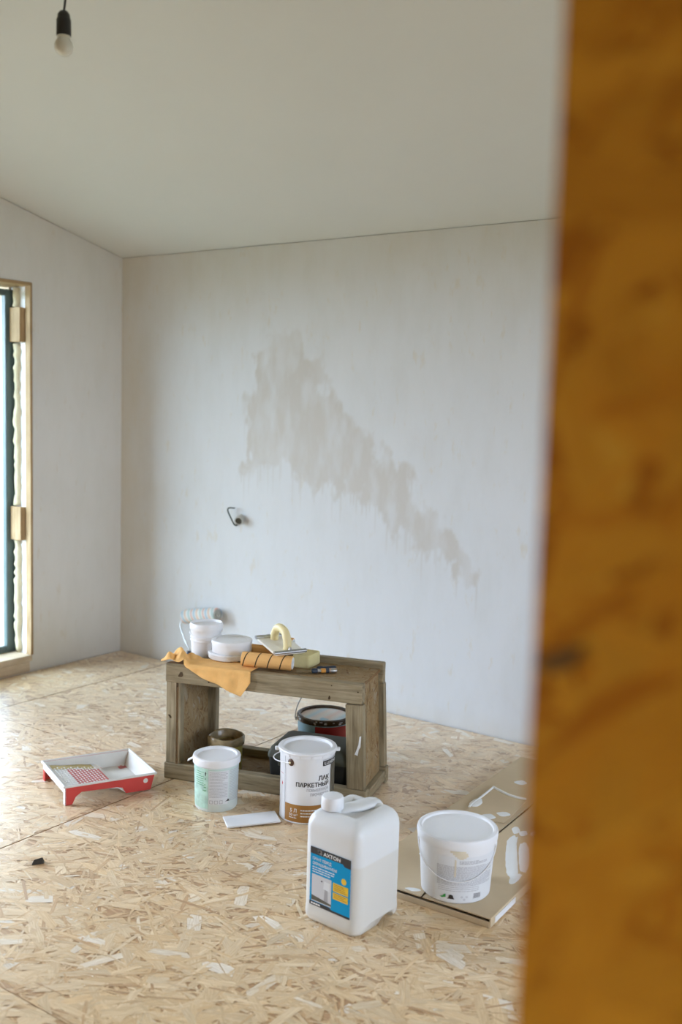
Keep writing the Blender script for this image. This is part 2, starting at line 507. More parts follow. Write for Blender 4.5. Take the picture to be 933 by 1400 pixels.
nx, nz = 760, 260
xs = np.linspace(XL - .02, XR + .02, nx); zs = np.linspace(-.03, ZC - .003, nz)
XX, ZZ = np.meshgrid(xs, zs, indexing='ij')
st = stain_mask(XX, ZZ)
dz = zs[1] - zs[0]
drip = st.copy()
lens = RNG.random(nx) ** 2.2 * .20
lens = np.where(RNG.random(nx) < .30, lens, 0)
for k in range(1, 18):
    sh = np.zeros_like(st); sh[:, :-k] = st[:, k:]
    drip = np.maximum(drip, sh * .75 * (lens[:, None] > k * dz) * (1 - .04 * k))
st = drip
# bare plaster the roller missed plus warm bounce light painted in: the corner, below the ceiling and above the floor
wob = (fbm(XX, ZZ, 3, 40) - .5) * .30
bare_bounce = np.maximum.reduce([np.clip(1 - (XX - XL + wob) / .34, 0, 1) * .55, np.clip(1 - (ZC - ZZ + wob) / .5, 0, 1) * .30, np.clip(1 - (ZZ + wob * .4) / .10, 0, 1) * .35])
verts = np.stack([XX.ravel(), np.full(XX.size, YB), ZZ.ravel()], 1)
idx = np.arange(nx * nz).reshape(nx, nz)
faces = np.stack([idx[:-1, :-1].ravel(), idx[1:, :-1].ravel(), idx[1:, 1:].ravel(), idx[:-1, 1:].ravel()], 1)
me = bpy.data.meshes.new('wall_back')
me.from_pydata(verts.tolist(), [], faces.tolist()); me.update()
at = me.color_attributes.new('wear_bounce', 'FLOAT_COLOR', 'POINT')
buf = np.zeros((nx * nz, 4), np.float32); buf[:, 0] = st.ravel(); buf[:, 1] = bare_bounce.ravel(); buf[:, 3] = 1
at.data.foreach_set('color', buf.ravel())
me.materials.append(M['wall'])
wall_back = bpy.data.objects.new('wall_back', me); COL.objects.link(wall_back)
tag(wall_back, kind='structure')
obj('wall_core', box_bm((XL - .25, YB + .006, -.12), (XR + .25, YB + .25, ZC + .2)), M['subfloor'], wall_back)

# left wall (gable) with the window opening; the ceiling slopes along it
def gable(name, x_in, x_out, wins, mat, y_front):
    bm = bmesh.new()
    T = lambda a, b, c: (c, a, b)
    yb = YB + .012
    top = lambda y: ceil_z(y) - .003
    ys = [y_front] + [v for w in sorted(wins) for v in w[:2]] + [yb]
    for k in range(0, len(ys), 2):                       # solid wall between openings
        a, b = ys[k], ys[k + 1]
        poly_prism([(a, -.1), (b, -.1), (b, top(b)), (a, top(a))], T, x_in, x_out, bm)
    for y0, y1, z0, z1 in wins:
        poly_prism([(y0, -.1), (y1, -.1), (y1, z0), (y0, z0)], T, x_in, x_out, bm)
        poly_prism([(y0, z1), (y1, z1), (y1, top(y1)), (y0, top(y0))], T, x_in, x_out, bm)
    o = obj(name, bm, mat)
    bm = bmesh.new()
    poly_prism([(y_front, ceil_z(y_front) - .05), (yb, ceil_z(yb) - .05), (yb, ceil_z(yb) + .1), (y_front, ceil_z(y_front) + .1)], T, x_in + (.012 if x_out > x_in else -.012), x_out, bm)
    obj('wall_core', bm, M['subfloor'], o)
    return tag(o, kind='structure')
wall_left = gable('wall_left', XL, XL - .25, [WIN_L, WIN_L2], M['wall2'], YF - .1)
wall_right = gable('wall_right', XR, XR + .25, [WIN_R], M['wall2'], YF - .1)

# ceiling slab, sloping down to the back wall
bm = poly_prism([(YF - .1, ceil_z(YF - .1)), (YB + .2, ceil_z(YB + .2)), (YB + .2, ceil_z(YB + .2) + .2), (YF - .1, ceil_z(YF - .1) + .2)], lambda a, b, c: (c, a, b), XL - .25, XR + .25)
tag(obj('ceiling', bm, M['ceiling']), kind='structure')

# partition with the doorway the camera looks through
DX0, DX1, PY0, PY1 = -1.20, -.247, .58, .68
zt = 3.30
bm = bmesh.new()
T = lambda a, b, c: (a, c, b)
poly_prism([(DX1, -.02), (XR + .25, -.02), (XR + .25, zt), (DX1, zt)], T, PY0, PY1, bm)
poly_prism([(XL - .25, -.02), (DX0, -.02), (DX0, zt), (XL - .25, zt)], T, PY0, PY1, bm)
poly_prism([(DX0, 2.12), (DX1, 2.12), (DX1, zt), (DX0, zt)], T, PY0, PY1, bm)
wall_front = tag(obj('wall_front', bm, M['osb_plain']), kind='structure')
osb_obj('osb_board', 1.25, 2.5, .012, TONES_PART, M['osb_matt'], 901, wall_front, (DX1 + .625, PY0 - .012, 1.26), (PI / 2, 0, 0), cover=5, strand=.13)
obj('dark_knot', poly_prism([(.016 * math.cos(a) * (1 + .2 * math.sin(3 * a)), .0065 * math.sin(a)) for a in [2 * PI * k / 20 for k in range(20)]], lambda a, b, c: (a * .88 - b * .47, c, a * .47 + b * .88), -.0008, .0004), plain('knot', (.14, .065, .018), .8, .2, spec=.05), wall_front, loc=(-.2285, .567, 1.352))

# the hall on the camera's side
hall = bmesh.new()
box_bm((-1.9, -2.8, -.1), (1.6, .58, 0), bm=hall)
tag(obj('floor_hall', hall, M['osb_plain']), kind='structure')
hall = bmesh.new()
box_bm((-1.9, -2.8, 2.6), (1.6, .58, 2.7), bm=hall)
tag(obj('ceiling_hall', hall, M['ceiling']), kind='structure')
hall = bmesh.new()
Tx = lambda a, b, c: (c, a, b)
hy0, hy1, hz0, hz1 = HALL_LIGHT_GAP
for pl in ([(-2.8, 0), (.58, 0), (.58, hz0), (-2.8, hz0)], [(-2.8, hz1), (.58, hz1), (.58, 2.6), (-2.8, 2.6)], [(-2.8, hz0), (hy0, hz0), (hy0, hz1), (-2.8, hz1)], [(hy1, hz0), (.58, hz0), (.58, hz1), (hy1, hz1)]):
    poly_prism(pl, Tx, -1.9, -1.8, hall)
tag(obj('wall_hall_left', hall, M['osb_plain']), kind='structure')
tag(obj('wall_hall_right', box_bm((1.5, -2.8, 0), (1.6, .58, 2.6)), M['osb_plain']), kind='structure')
tag(obj('wall_hall_back', box_bm((-1.9, -2.9, 0), (1.6, -2.8, 2.6)), M['osb_plain']), kind='structure')

# ------------------------------------------------------------------ window in the left wall
glass, nt, b = new_mat('window_glass')
b.inputs['Base Color'].default_value = (.95, 1, .98, 1); b.inputs['Roughness'].default_value = 0.0
b.inputs['Transmission Weight'].default_value = 1.0; b.inputs['IOR'].default_value = 1.45
# thin panes: straight-through glass with a faint reflection
gt = nt.nodes.new('ShaderNodeBsdfTransparent'); gt.inputs[0].default_value = (.93, .97, .96, 1)
gg = nt.nodes.new('ShaderNodeBsdfGlossy'); gg.inputs['Roughness'].default_value = 0.02
ms = nt.nodes.new('ShaderNodeMixShader')
ms.inputs[0].default_value = .05; L(nt, gt.outputs[0], ms.inputs[1]); L(nt, gg.outputs[0], ms.inputs[2])
L(nt, ms.outputs[0], nt.nodes['Material Output'].inputs['Surface'])
nt.nodes.remove(b)
M['glass'] = glass

win = bpy.data.objects.new('window_1', None); COL.objects.link(win)
win.location = (XL, 0, 0); tag(win, kind='structure')
wy0, wy1, wz0, wz1 = WIN_L
def wpart(name, lo, hi, mat, bev=0.0, parent=None):
    # boxes modelled with their long axis along local x for the wood grain
    c = Vector([(lo[i] + hi[i]) / 2 for i in range(3)]); s = [hi[i] - lo[i] for i in range(3)]
    ax = s.index(max(s))
    if ax == 2: sz, rot = (s[2], s[1], s[0]), (0, -PI / 2, 0)
    elif ax == 1: sz, rot = (s[1], s[0], s[2]), (0, 0, PI / 2)
    else: sz, rot = s, (0, 0, 0)
    bm = box_bm([-k / 2 for k in sz], [k / 2 for k in sz], bevel=bev)
    return obj(name, bm, mat, parent or win, loc=c, rot=rot)
fx0, fx1 = -.170, -.135           # frame depth in the wall
fw = .060
fy1, fy0, fz0, fz1 = wy1 - .004, wy0 + .03, wz0 + .03, wz1 - .028
wpart('window_frame', (fx0, fy1 - fw, fz0), (fx1, fy1, fz1), M['frame'], .004)
wpart('window_frame', (fx0, fy0, fz0), (fx1, fy0 + fw, fz1), M['frame'], .004)
wpart('window_frame', (fx0, fy0 + fw, fz0), (fx1, fy1 - fw, fz0 + .04), M['frame'], .004)
wpart('window_frame', (fx0, fy0 + fw, fz1 - .035), (fx1, fy1 - fw, fz1), M['frame'], .004)
wpart('glass_pane', (-.158, fy0 + fw, fz0 + .04), (-.152, fy1 - fw, fz1 - .035), M['glass'])
wpart('outer_reveal', (-.25, wy1 - .014, wz0), (-.172, wy1 - .001, wz1), M['pine_pale'])
wpart('window_sill', (-.20, wy0, wz0 - .004), (.006, wy1 - .004, wz0 + .030), M['pine_pale'], .002)
wpart('reveal_board', (-.038, wy1 - .012, wz0 + .03), (.007, wy1 + .004, wz1 + .004), M['pine'], .002)
wpart('reveal_board', (-.038, wy0 - .004, wz0 + .03), (.007, wy0 + .012, wz1 + .004), M['pine'], .002)
wpart('reveal_board', (-.20, wy0, wz1 - .012), (.007, wy1, wz1 + .006), M['pine'], .002)
wpart('vapour_tape', (-.135, wy1 - .0035, wz0 + .03), (-.038, wy1 - .001, wz1 - .012), M['white_pl'])
for zz in (1.82, .735):
    wpart('wedge_block', (-.134, wy1 - .040, zz), (-.045, wy1 - .0035, zz + .185), M['pine'], .002)
# foam squeezed out along the frame
def foam_bead(za, zb, seed):
    pts, rad = [], []
    n = max(4, int((zb - za) / .022))
    r = np.random.default_rng(seed)
    for k in range(n + 1):
        pts.append((-.106 + r.uniform(-.006, .006), wy1 - .010 + r.uniform(-.003, .003), za + (zb - za) * k / n)); rad.append(.014 + r.uniform(0, .011))
    return tube_bm(pts, rad, 9)
for za, zb, sd in ((wz0 + .035, .73, 1), (.925, 1.815, 2), (2.01, wz1 - .015, 3)):
    obj('foam_bead', foam_bead(za, zb, sd), M['foam'], win, smooth=True, angle=2)
# board under the sill, down to the floor
wpart('apron_board', (-.001, wy0, .003), (.004, wy1 - .02, wz0 - .006), M['pine_pale'])
# frames of the windows out of view
win3 = bpy.data.objects.new('window_3', None); COL.objects.link(win3); win3.location = (XL, 0, 0); tag(win3, kind='structure')
ry0, ry1, rz0, rz1 = WIN_L2
for lo, hi in (((-.18, ry0, rz0), (-.12, ry0 + .06, rz1)), ((-.18, ry1 - .06, rz0), (-.12, ry1, rz1)), ((-.18, ry0 + .06, rz0), (-.12, ry1 - .06, rz0 + .06)), ((-.18, ry0 + .06, rz1 - .06), (-.12, ry1 - .06, rz1))):
    wpart('window_frame', lo, hi, M['frame'], .004, win3)
win2 = bpy.data.objects.new('window_2', None); COL.objects.link(win2); win2.location = (XR, 0, 0); tag(win2, kind='structure')
ry0, ry1, rz0, rz1 = WIN_R
for lo, hi in (((.12, ry0, rz0), (.18, ry0 + .07, rz1)), ((.12, ry1 - .07, rz0), (.18, ry1, rz1)), ((.12, ry0 + .07, rz0), (.18, ry1 - .07, rz0 + .07)), ((.12, ry0 + .07, rz1 - .07), (.18, ry1 - .07, rz1))):
    wpart('window_frame', lo, hi, M['frame'], .004, win2)

# outdoors
tag(obj('ground_outside', box_bm((-40, -30, -.75), (30, 40, -.55)), M['ground']), kind='structure')
blocker_bm = bmesh.new()
box_bm((-8.2, 2.35, 2.30), (XL - .26, 6.5, 2.42), bm=blocker_bm)
tag(obj('roof_sky_blocker', blocker_bm, M['pine']), kind='structure')  # unseen slab added outside to block high sky light at the left window
post = obj('porch_post', box_bm((-1.6, -.07, -.07), (1.6, .07, .07), bevel=.006), M['pine_pale'], loc=(-6.10, 4.50, .70), rot=(0, -PI / 2, 0))
tag(post, 'pale wooden porch post standing outside the window', 'post')

# ================================================================== OBJECTS
M['cardboard'] = plain('cardboard', (.58, .46, .30), .8, .10, 7)
M['plaster_wet'] = plain('white_plaster', (.80, .81, .80), .5, .04, 30, bump=.6, bscale=80)
M['tray_red'] = plain('red_plastic', (.62, .055, .045), .4, .12, 14)
M['tray_white'] = plain('paint_crusted_white', (.74, .735, .70), .5, .10, 22, bump=.3)
M['dirty_yellow'] = plain('dried_yellow_paint', (.52, .43, .20), .6, .35, 30)
M['steel'] = plain('brushed_steel', (.45, .45, .44), .35, .08, 40, metal=.85)
M['wire'] = plain('thin_grey_wire', (.16, .15, .14), .4, .1, metal=.3)
M['cream'] = plain('cream_handle', (.80, .68, .36), .42, .05)
M['cream_white'] = plain('cream_plate', (.80, .77, .68), .5, .04)
M['sponge'] = plain('yellow_sponge', (.68, .60, .30), .95, .10, 60, bump=1.0, bscale=140)
M['navy'] = plain('navy_rubber', (.022, .035, .060), .5, .1)
M['orange_pl'] = plain('orange_inlay', (.72, .33, .06), .45, .1)
M['blade'] = plain('stained_blade', (.24, .17, .09), .4, .3, 60, metal=.4)
M['ink'] = plain('black_ink', (.025, .023, .022), .5, .05)
M['ink_grey'] = plain('grey_ink', (.36, .36, .38), .6, .05)
M['ink_pale'] = plain('pale_ink', (.60, .61, .63), .6, .05)
M['ink_mid'] = plain('mid_ink', (.46, .46, .48), .6, .05)
M['ink_red'] = plain('red_ink', (.65, .05, .05), .5, .05)
M['ink_brown'] = plain('brown_band', (.36, .17, .035), .45, .08)
M['white_ink'] = plain('white_ink', (.80, .80, .79), .5, .02)
M['blue'] = plain('label_blue', (.0, .30, .58), .5, .06, spec=.2)
M['yellow'] = plain('label_yellow', (.80, .52, .03), .4, .05)
M['green'] = plain('leaf_green', (.03, .30, .06), .5, .05)
M['mint'] = plain('mint_print', (.46, .68, .58), .45, .40, 45)
M['tub'] = plain('tub_plastic', (.66, .74, .72), .42, .05, 16)
M['lilac'] = plain('pale_label', (.74, .76, .775), .5, .04, 20)
M['crust'] = plain('varnish_crust', (.30, .235, .13), .25, .6, 40, bump=.8, bscale=50)
M['crust_dark'] = plain('dried_varnish', (.05, .030, .014), .25, .6, 30)
M['olive_label'] = plain('olive_label', (.44, .38, .09), .5, .35, 40)
M['olive_dark'] = plain('photo_print', (.11, .10, .075), .5, .5, 60)
M['box_black'] = plain('toolbox_black', (.012, .013, .012), .4, .15)
M['box_green'] = plain('toolbox_lid', (.060, .062, .040), .65, .12, 20)
M['red_paint'] = plain('red_paint_print', (.42, .03, .03), .4, .2)
M['beige_stain'] = plain('beige_smear', (.72, .65, .50), .5, .12, 40)
M['cloth'] = plain('orange_cloth', (.84, .48, .16), .9, .16, 30, bump=.5, bscale=220)
M['rubber_brown'] = plain('brown_lug', (.11, .055, .03), .5, .2)
M['conduit'] = plain('conduit', (.42, .41, .36), .5, .15, 60)
M['conduit_end'] = plain('conduit_mouth', (.05, .042, .025), .8, .3)
M['cable'] = plain('dark_green_cable', (.045, .060, .048), .5, .1)
M['chip'] = plain('dark_chip', (.035, .028, .018), .7, .3, 60)

# milky plastic with a slightly darker lower part where it is full
def can_plastic():
    mt, nt, b = new_mat('milky_plastic')
    tc = N(nt, 'ShaderNodeTexCoord'); sp = N(nt, 'ShaderNodeSeparateXYZ'); L(nt, tc.outputs['Object'], sp.inputs[0])
    lv = math_n(nt, 'MULTIPLY', math_n(nt, 'SUBTRACT', sp.outputs[2], .205), 160.0, clamp=True)
    L(nt, mixc(nt, lv, (.685, .67, .62), (.735, .745, .735)), b.inputs['Base Color'])
    b.inputs['Roughness'].default_value = .36
    b.inputs['Subsurface Weight'].default_value = .35
    b.inputs['Subsurface Radius'].default_value = (.03, .03, .028); b.inputs['Subsurface Scale'].default_value = .6
    return mt
M['milky'] = can_plastic()

def stripe_sleeve(name, stops, kx, ka, fuzz=True):
    """pile of a roller sleeve with helical stripes, axis on local x"""
    mt, nt, b = new_mat(name)
    tc = N(nt, 'ShaderNodeTexCoord'); sp = N(nt, 'ShaderNodeSeparateXYZ'); L(nt, tc.outputs['Object'], sp.inputs[0])
    an = math_n(nt, 'ARCTAN2', sp.outputs[1], sp.outputs[2])
    t = math_n(nt, 'FRACT', math_n(nt, 'ADD', math_n(nt, 'MULTIPLY', sp.outputs[0], kx), math_n(nt, 'MULTIPLY', an, ka / (2 * PI))))
    n = nt.nodes.new('ShaderNodeValToRGB'); n.color_ramp.interpolation = 'LINEAR'
    e = n.color_ramp.elements
    while len(e) < len(stops): e.new(.5)
    for el, (p, c) in zip(e, stops): el.position = p; el.color = (*c, 1)
    L(nt, t, n.inputs[0])
    L(nt, n.outputs[0], b.inputs['Base Color'])
    b.inputs['Roughness'].default_value = .95; b.inputs['Specular IOR Level'].default_value = .1
    nz = N(nt, 'ShaderNodeTexNoise', inp={'Scale': 260.0, 'Detail': 1.0}); L(nt, tc.outputs['Object'], nz.inputs['Vector'])
    bp = N(nt, 'ShaderNodeBump', inp={'Strength': 1.0, 'Distance': .002}); L(nt, nz.outputs['Fac'], bp.inputs['Height']); L(nt, bp.outputs[0], b.inputs['Normal'])
    return mt
OR = (.86, .50, .19)
M['sleeve_striped'] = stripe_sleeve('orange_pile_black_stripes', [(0, OR), (.42, OR), (.45, (.03, .025, .02)), (.51, (.03, .025, .02)), (.54, OR), (1, OR)], 20.0, -1)
M['sleeve_orange'] = stripe_sleeve('orange_pile', [(0, OR), (1, (.80, .42, .14))], 9.0, 1)
PW = (.66, .66, .63)
M['sleeve_multi'] = stripe_sleeve('pale_pile_pastel_stripes', [(0, PW), (.12, (.38, .50, .46)), (.24, PW), (.36, (.64, .36, .27)), (.46, PW), (.58, (.32, .45, .55)), (.70, PW), (.82, (.68, .45, .28)), (.92, PW)], 11.0, 1)

# ------------------------------------------------------------------ crate bench
BX, BY, BA = -2.788, 2.81, .301
bench = thing('crate_bench', 'weathered grey wooden crate bench with open front and tools on top', 'bench', (BX, BY, 0), BA)
def plank(name, lo, hi, bev=.003, tilt=0.0, mat=None):
    o = wpart(name, lo, hi, mat or M['bench'], bev, bench)
    if tilt: o.rotation_euler = (0, -PI / 2 + tilt, 0)
    return o
BL, BD = .832, .316
plank('bottom_rail', (-.004, 0, 0), (.848, .040, .066))
plank('bottom_rail', (.004, BD - .040, 0), (.852, BD, .066))
plank('side_rail', (.800, .040, .012), (.848, BD - .040, .052))
plank('side_rail', (.002, .040, .012), (.045, BD - .040, .052))
plank('post', (.002, .002, .066), (.066, .038, .404))
plank('post', (.030, BD - .038, .066), (.094, BD - .002, .412), tilt=.0)
plank('post', (.762, .002, .066), (.832, .038, .396), tilt=-.045)
plank('post', (.776, BD - .036, .066), (.838, BD - .002, .410), tilt=-.045)
plank('top_rail', (0, -.002, .400), (.822, .038, .476))
plank('top_rail', (.006, BD - .034, .408), (.826, BD, .494))
osb_obj('top_panel', .800, BD - .072, .012, TONES_OLD, M['osb_dull'], 31, bench, (.412, .160, .470), strand=.075)
osb_obj('shelf_panel', .740, BD - .080, .012, TONES_OLD, M['osb_dull'], 32, bench, (.424, .158, .034), strand=.075)
osb_obj('side_panel', .420, BD - .004, .012, TONES_OLD, M['osb_dull'], 33, bench, (.058, .158, .250), (0, PI / 2, 0), strand=.075)
osb_obj('side_panel', .405, BD - .074, .012, TONES_OLD, M['osb_dull'], 34, bench, (.815, .158, .252), (0, PI / 2 - .045, 0), strand=.075)
# nail heads and a splash of white on the right front post
for (u, z, r, sq) in ((.190, .418, .0030, 1), (.805, .448, .0028, 1), (.700, .462, .0025, 1)):
    obj('nail_head', lathe_bm([(0, .0012), (r * .85, .001), (r, 0)], 10), M['crust_dark'], bench, loc=(u, -.0022, z), rot=(PI / 2, 0, 0))
def knot(u, v, z, w, h, lean):
    pts = [((w * math.cos(q) * (1 + .25 * math.sin(3 * q + u * 40))), h * math.sin(q) * (1 + .2 * math.cos(2 * q))) for q in [2 * PI * k / 18 for k in range(18)]]
    obj('knot', poly_prism([(x + lean * y, y) for x, y in pts], lambda a, b, c: (a, c, b), -.0004, .0006), M['crust_dark'], bench, loc=(u, v, z))
knot(.068, -.0022, .436, .009, .013, .3)
knot(.020, .0018, .258, .005, .009, -.6)
knot(.692, -.0022, .414, .004, .009, .1)
knot(.052, .0018, .392, .003, .014, .0)
pts = [(0, .0), (.012, -.004), (.016, .02), (.022, .03), (.024, .075), (.017, .07), (.014, .04), (.006, .015)]
obj('paint_splash', poly_prism(pts, lambda a, b, c: (a, c, b), 0, .0006), M['plaster_wet'], bench, loc=(.798, .0010, .205))

BENCH_M = Matrix.Translation((BX, BY, 0)) @ Matrix.Rotation(BA, 4, 'Z')
def on_bench(u, v, z): return tuple(BENCH_M @ Vector((u, v, z)))

# ------------------------------------------------------------------ generic pot pieces
def facing(x, y): return math.degrees(math.atan2(-y, -x))

def microprint(parent, mat, rfun, a0, a1, ztop, zbot, rows, seed, hgt=.0018, name='small_print'):
    """rows of unreadably small print, as words"""
    r = np.random.default_rng(seed); bm = bmesh.new()
    for k in range(rows):
        z = ztop + (zbot - ztop) * k / max(1, rows - 1)
        a = a0; end = a1 - (r.random() * .35 * (a1 - a0) if r.random() < .3 else 0)
        while a < end:
            w = r.uniform(2.0, 6.5)
            cyl_patch_bm(0, a, min(a + w, end), z, z + hgt, 2, bm, rfun)
            a += w + .8
    return obj(name, bm, mat, parent)

# ------------------------------------------------------------------ green and white paint tub
tx, ty = -2.446, 2.740
t = thing('paint_tub', 'small pale green printed paint tub with a white lid on the floor', 'paint tub', (tx, ty, 0))
rf = lambda z: .0795 + (z / .18) * .0045
obj('body', lathe_bm([(0, .004), (.074, .003), (.078, 0), (.0795, .004), (rf(.176), .176), (.070, .176), (.068, .01), (0, .008)], 64), M['tub'], t, smooth=True)
lid = obj('lid', lathe_bm([(0, .190), (.070, .190), (.0735, .191), (.076, .1985), (.083, .200), (.0885, .1975), (.0905, .191), (.0895, .182), (.0895, .172), (.087, .170), (.0845, .172)], 64), M['white_lid'], t, smooth=True)
obj('pull_tab', box_bm((-.012, -.010, -.002), (.012, .010, .002), bevel=.0015), M['white_lid'], lid, loc=(.099 * math.cos(math.radians(facing(tx, ty) - 96)), .099 * math.sin(math.radians(facing(tx, ty) - 96)), .176), rot=(0, .5, math.radians(facing(tx, ty) - 96)))
fa = facing(tx, ty)
rp = lambda z: rf(z) + .0006; rq = lambda z: rf(z) + .0011
obj('printed_side', cyl_patch_bm(0, fa - 95, fa - 22, .012, .166, 24, rfun=rp), M['mint'], t)
obj('label_block', cyl_patch_bm(0, fa - 20, fa + 32, .030, .158, 18, rfun=rp), M['lilac'], t)
microprint(t, M['ink_mid'], rq, fa - 18, fa + 30, .152, .058, 17, 3, .0022)
microprint(t, M['green'], rq, fa - 62, fa - 34, .150, .100, 7, 4, .002)
microprint(t, M['ink_mid'], rq, fa + 36, fa + 78, .156, .040, 19, 5, .0022)
obj('printed_line', cyl_patch_bm(0, fa - 22, fa + 75, .1615, .1632, 30, rfun=rp), M['mint'], t)
for k in range(3):
    bm = bmesh.new(); a = fa - 18 + 13 * k
    for q in ((a, a + 9, .033, .0345), (a, a + 9, .0445, .046), (a, a + 1, .0345, .0445), (a + 8, a + 9, .0345, .0445)): cyl_patch_bm(0, q[0], q[1], q[2], q[3], 3, bm, rq)
    obj('printed_symbol', bm, M['ink_grey'], t)
def drum_poly(pts, a_deg, z, rfn, mat, parent, name='printed_symbol'):
    V = []
    for x, y in pts:
        rr = rfn(z + y); a = math.radians(a_deg) + x / rr
        V.append((rr * math.cos(a), rr * math.sin(a), z + y))
    return obj(name, (V, [tuple(range(len(V)))]), mat, parent)
drum_poly([(-.002, 0), (.002, 0), (.002, .009), (.004, .009), (0, .014), (-.004, .009), (-.002, .009)], fa - 29, .140, rq, M['ink'], t)
for k, (da, zz) in enumerate(((-31, .102), (-33, .092), (-29, .092), (-36, .080), (-32, .079), (-28, .080), (-29, .125))):
    drum_poly([(-.0018, 0), (.0018, 0), (.0018, .004), (-.0018, .004)], fa + da, zz, rq, M['green'], t)
drum_poly([(-.009, 0), (.009, 0), (.007, .006), (.003, .010), (-.001, .004)], fa + 30, .040, rq, M['ink'], t)

# ------------------------------------------------------------------ five litre varnish can
cx, cy = -2.126, 2.883
t = thing('varnish_can', 'white metal five litre parquet varnish can with brown bottom band', 'paint can', (cx, cy, 0))
fa = facing(cx, cy)
R0 = .0995
obj('body', lathe_bm([(0, .003), (.094, .003), (.097, 0), (.1005, .001), (.1005, .005), (R0, .008), (R0, .198), (.1012, .203), (.1012, .244), (.1025, .248), (.1025, .254), (0, .254)], 72), M['white_pl'], t, smooth=True)
obj('lid', lathe_bm([(0, .2535), (.083, .2535), (.088, .2555), (.091, .265), (.098, .2665), (.1035, .264), (.1055, .258), (.103, .2535)], 72), M['white_lid'], t, smooth=True)
# clamping ring with its scalloped teeth and two ears
bm = bmesh.new()
for k in range(16):
    a0 = 360 / 16 * k; cyl_patch_bm(.1062, a0 + 1, a0 + 21, .2465, .259, 5, bm)
obj('crimp_teeth', bm, M['white_lid'], t)
ring = obj('clamp_ring', lathe_bm([(.1035, .2555), (.108, .2555), (.1095, .260), (.107, .2645), (.1025, .2645)], 72), M['white_lid'], t, smooth=True)
for da in (-83, 84):
    a = math.radians(fa + da)
    obj('ring_ear', box_bm((-.008, -.010, -.006), (.008, .010, .005), bevel=.002), M['white_lid'], ring, loc=(.1125 * math.cos(a), .1125 * math.sin(a), .256), rot=(0, 0, a))
r1 = lambda z: R0 + .0006; r2 = lambda z: R0 + .0012; r3 = lambda z: .1012 + .0006
obj('brown_band', cyl_patch_bm(0, fa - 51, fa + 75, .006, .071, 36, rfun=r1), M['ink_brown'], t)
obj('seam_line', cyl_patch_bm(0, fa - 52.4, fa - 51.2, .006, .246, 1, rfun=r3), M['ink_grey'], t)
obj('photo_strip', cyl_patch_bm(0, fa + 58, fa + 100, .100, .214, 12, rfun=lambda z: .1012 + .0002), M['olive_dark'], t)
text_on_drum('\u041b\u0410\u041a', .0230, 0, fa + 52, .163, M['ink'], t, .028, 'RIGHT', None, rfun=r2)
text_on_drum('\u041f\u0410\u0420\u041a\u0415\u0422\u041d\u042b\u0419', .0215, 0, fa + 52, .1405, M['ink'], t, .028, 'RIGHT', .1305, rfun=r2)
text_on_drum('\u041f\u041e\u0412\u042b\u0428\u0415\u041d\u041d\u041e\u0419', .0150, 0, fa + 51, .1235, M['ink_grey'], t, .004, 'RIGHT', .088, rfun=r2)
text_on_drum('\u041f\u0420\u041e\u0427\u041d\u041e\u0421\u0422\u0418', .0150, 0, fa + 51, .1065, M['ink_grey'], t, .004, 'RIGHT', .075, rfun=r2)
text_on_drum('5 \u041b', .0190, 0, fa - 36, .0425, M['white_ink'], t, .012, rfun=r2)
text_on_drum('50 \u043c\u00b2', .0150, 0, fa - 38, .0275, M['white_ink'], t, .006, rfun=r2)
microprint(t, M['white_ink'], r2, fa - 38, fa - 20, .0205, .0205, 1, 8, .0025)
microprint(t, M['white_ink'], r2, fa - 12, fa + 24, .050, .028, 3, 9, .0042)
# maker's plate
bm = bmesh.new()
cyl_patch_bm(0, fa + 34, fa + 84, .2145, .2335, 14, bm, lambda z: .1012 + .0010)
pl = obj('maker_plate', bm, M['ink'], t)
text_on_drum('LUXENS', .0150, 0, fa + 37.5, .2188, M['white_ink'], pl, .015, 'LEFT', .070, rfun=lambda z: .1012 + .0016)
obj('plate_line', cyl_patch_bm(0, fa + 34, fa + 84, .2365, .2378, 14, rfun=lambda z: .1012 + .0010), M['ink_grey'], pl)
drum_poly([(0, -.008), (.004, 0), (0, .008), (-.004, 0)], fa - 63, .136, r1, M['ink_red'], t)
drum_poly([(-.010, .001), (.010, -.001), (.010, .0005), (-.010, .0025)], fa - 66, .172, r1, M['ink_red'], t)
la = math.radians(fa - 36)
lug = obj('handle_lug', lathe_bm([(0, .0075), (.005, .007), (.006, .004), (.011, .003), (.0135, 0), (0, 0)], 24), M['rubber_brown'], t, smooth=True, loc=(.101 * math.cos(la), .101 * math.sin(la), .226), rot=(0, PI / 2, la))
obj('rivet', lathe_bm([(0, .002), (.003, .0015), (.004, 0)], 12), M['cream'], lug, loc=(0, 0, .0072))
pts = []
for k in range(25):
    s = PI * k / 24
    x, y = .108 * math.cos(s), .135 * math.sin(s)
    pts.append(Vector((x * math.cos(la) + y * math.sin(la), x * math.sin(la) - y * math.cos(la), .226 - .020 * math.sin(s))))
obj('bail_handle', tube_bm(pts, .0022, 8), M['white_wire'], t, smooth=True)

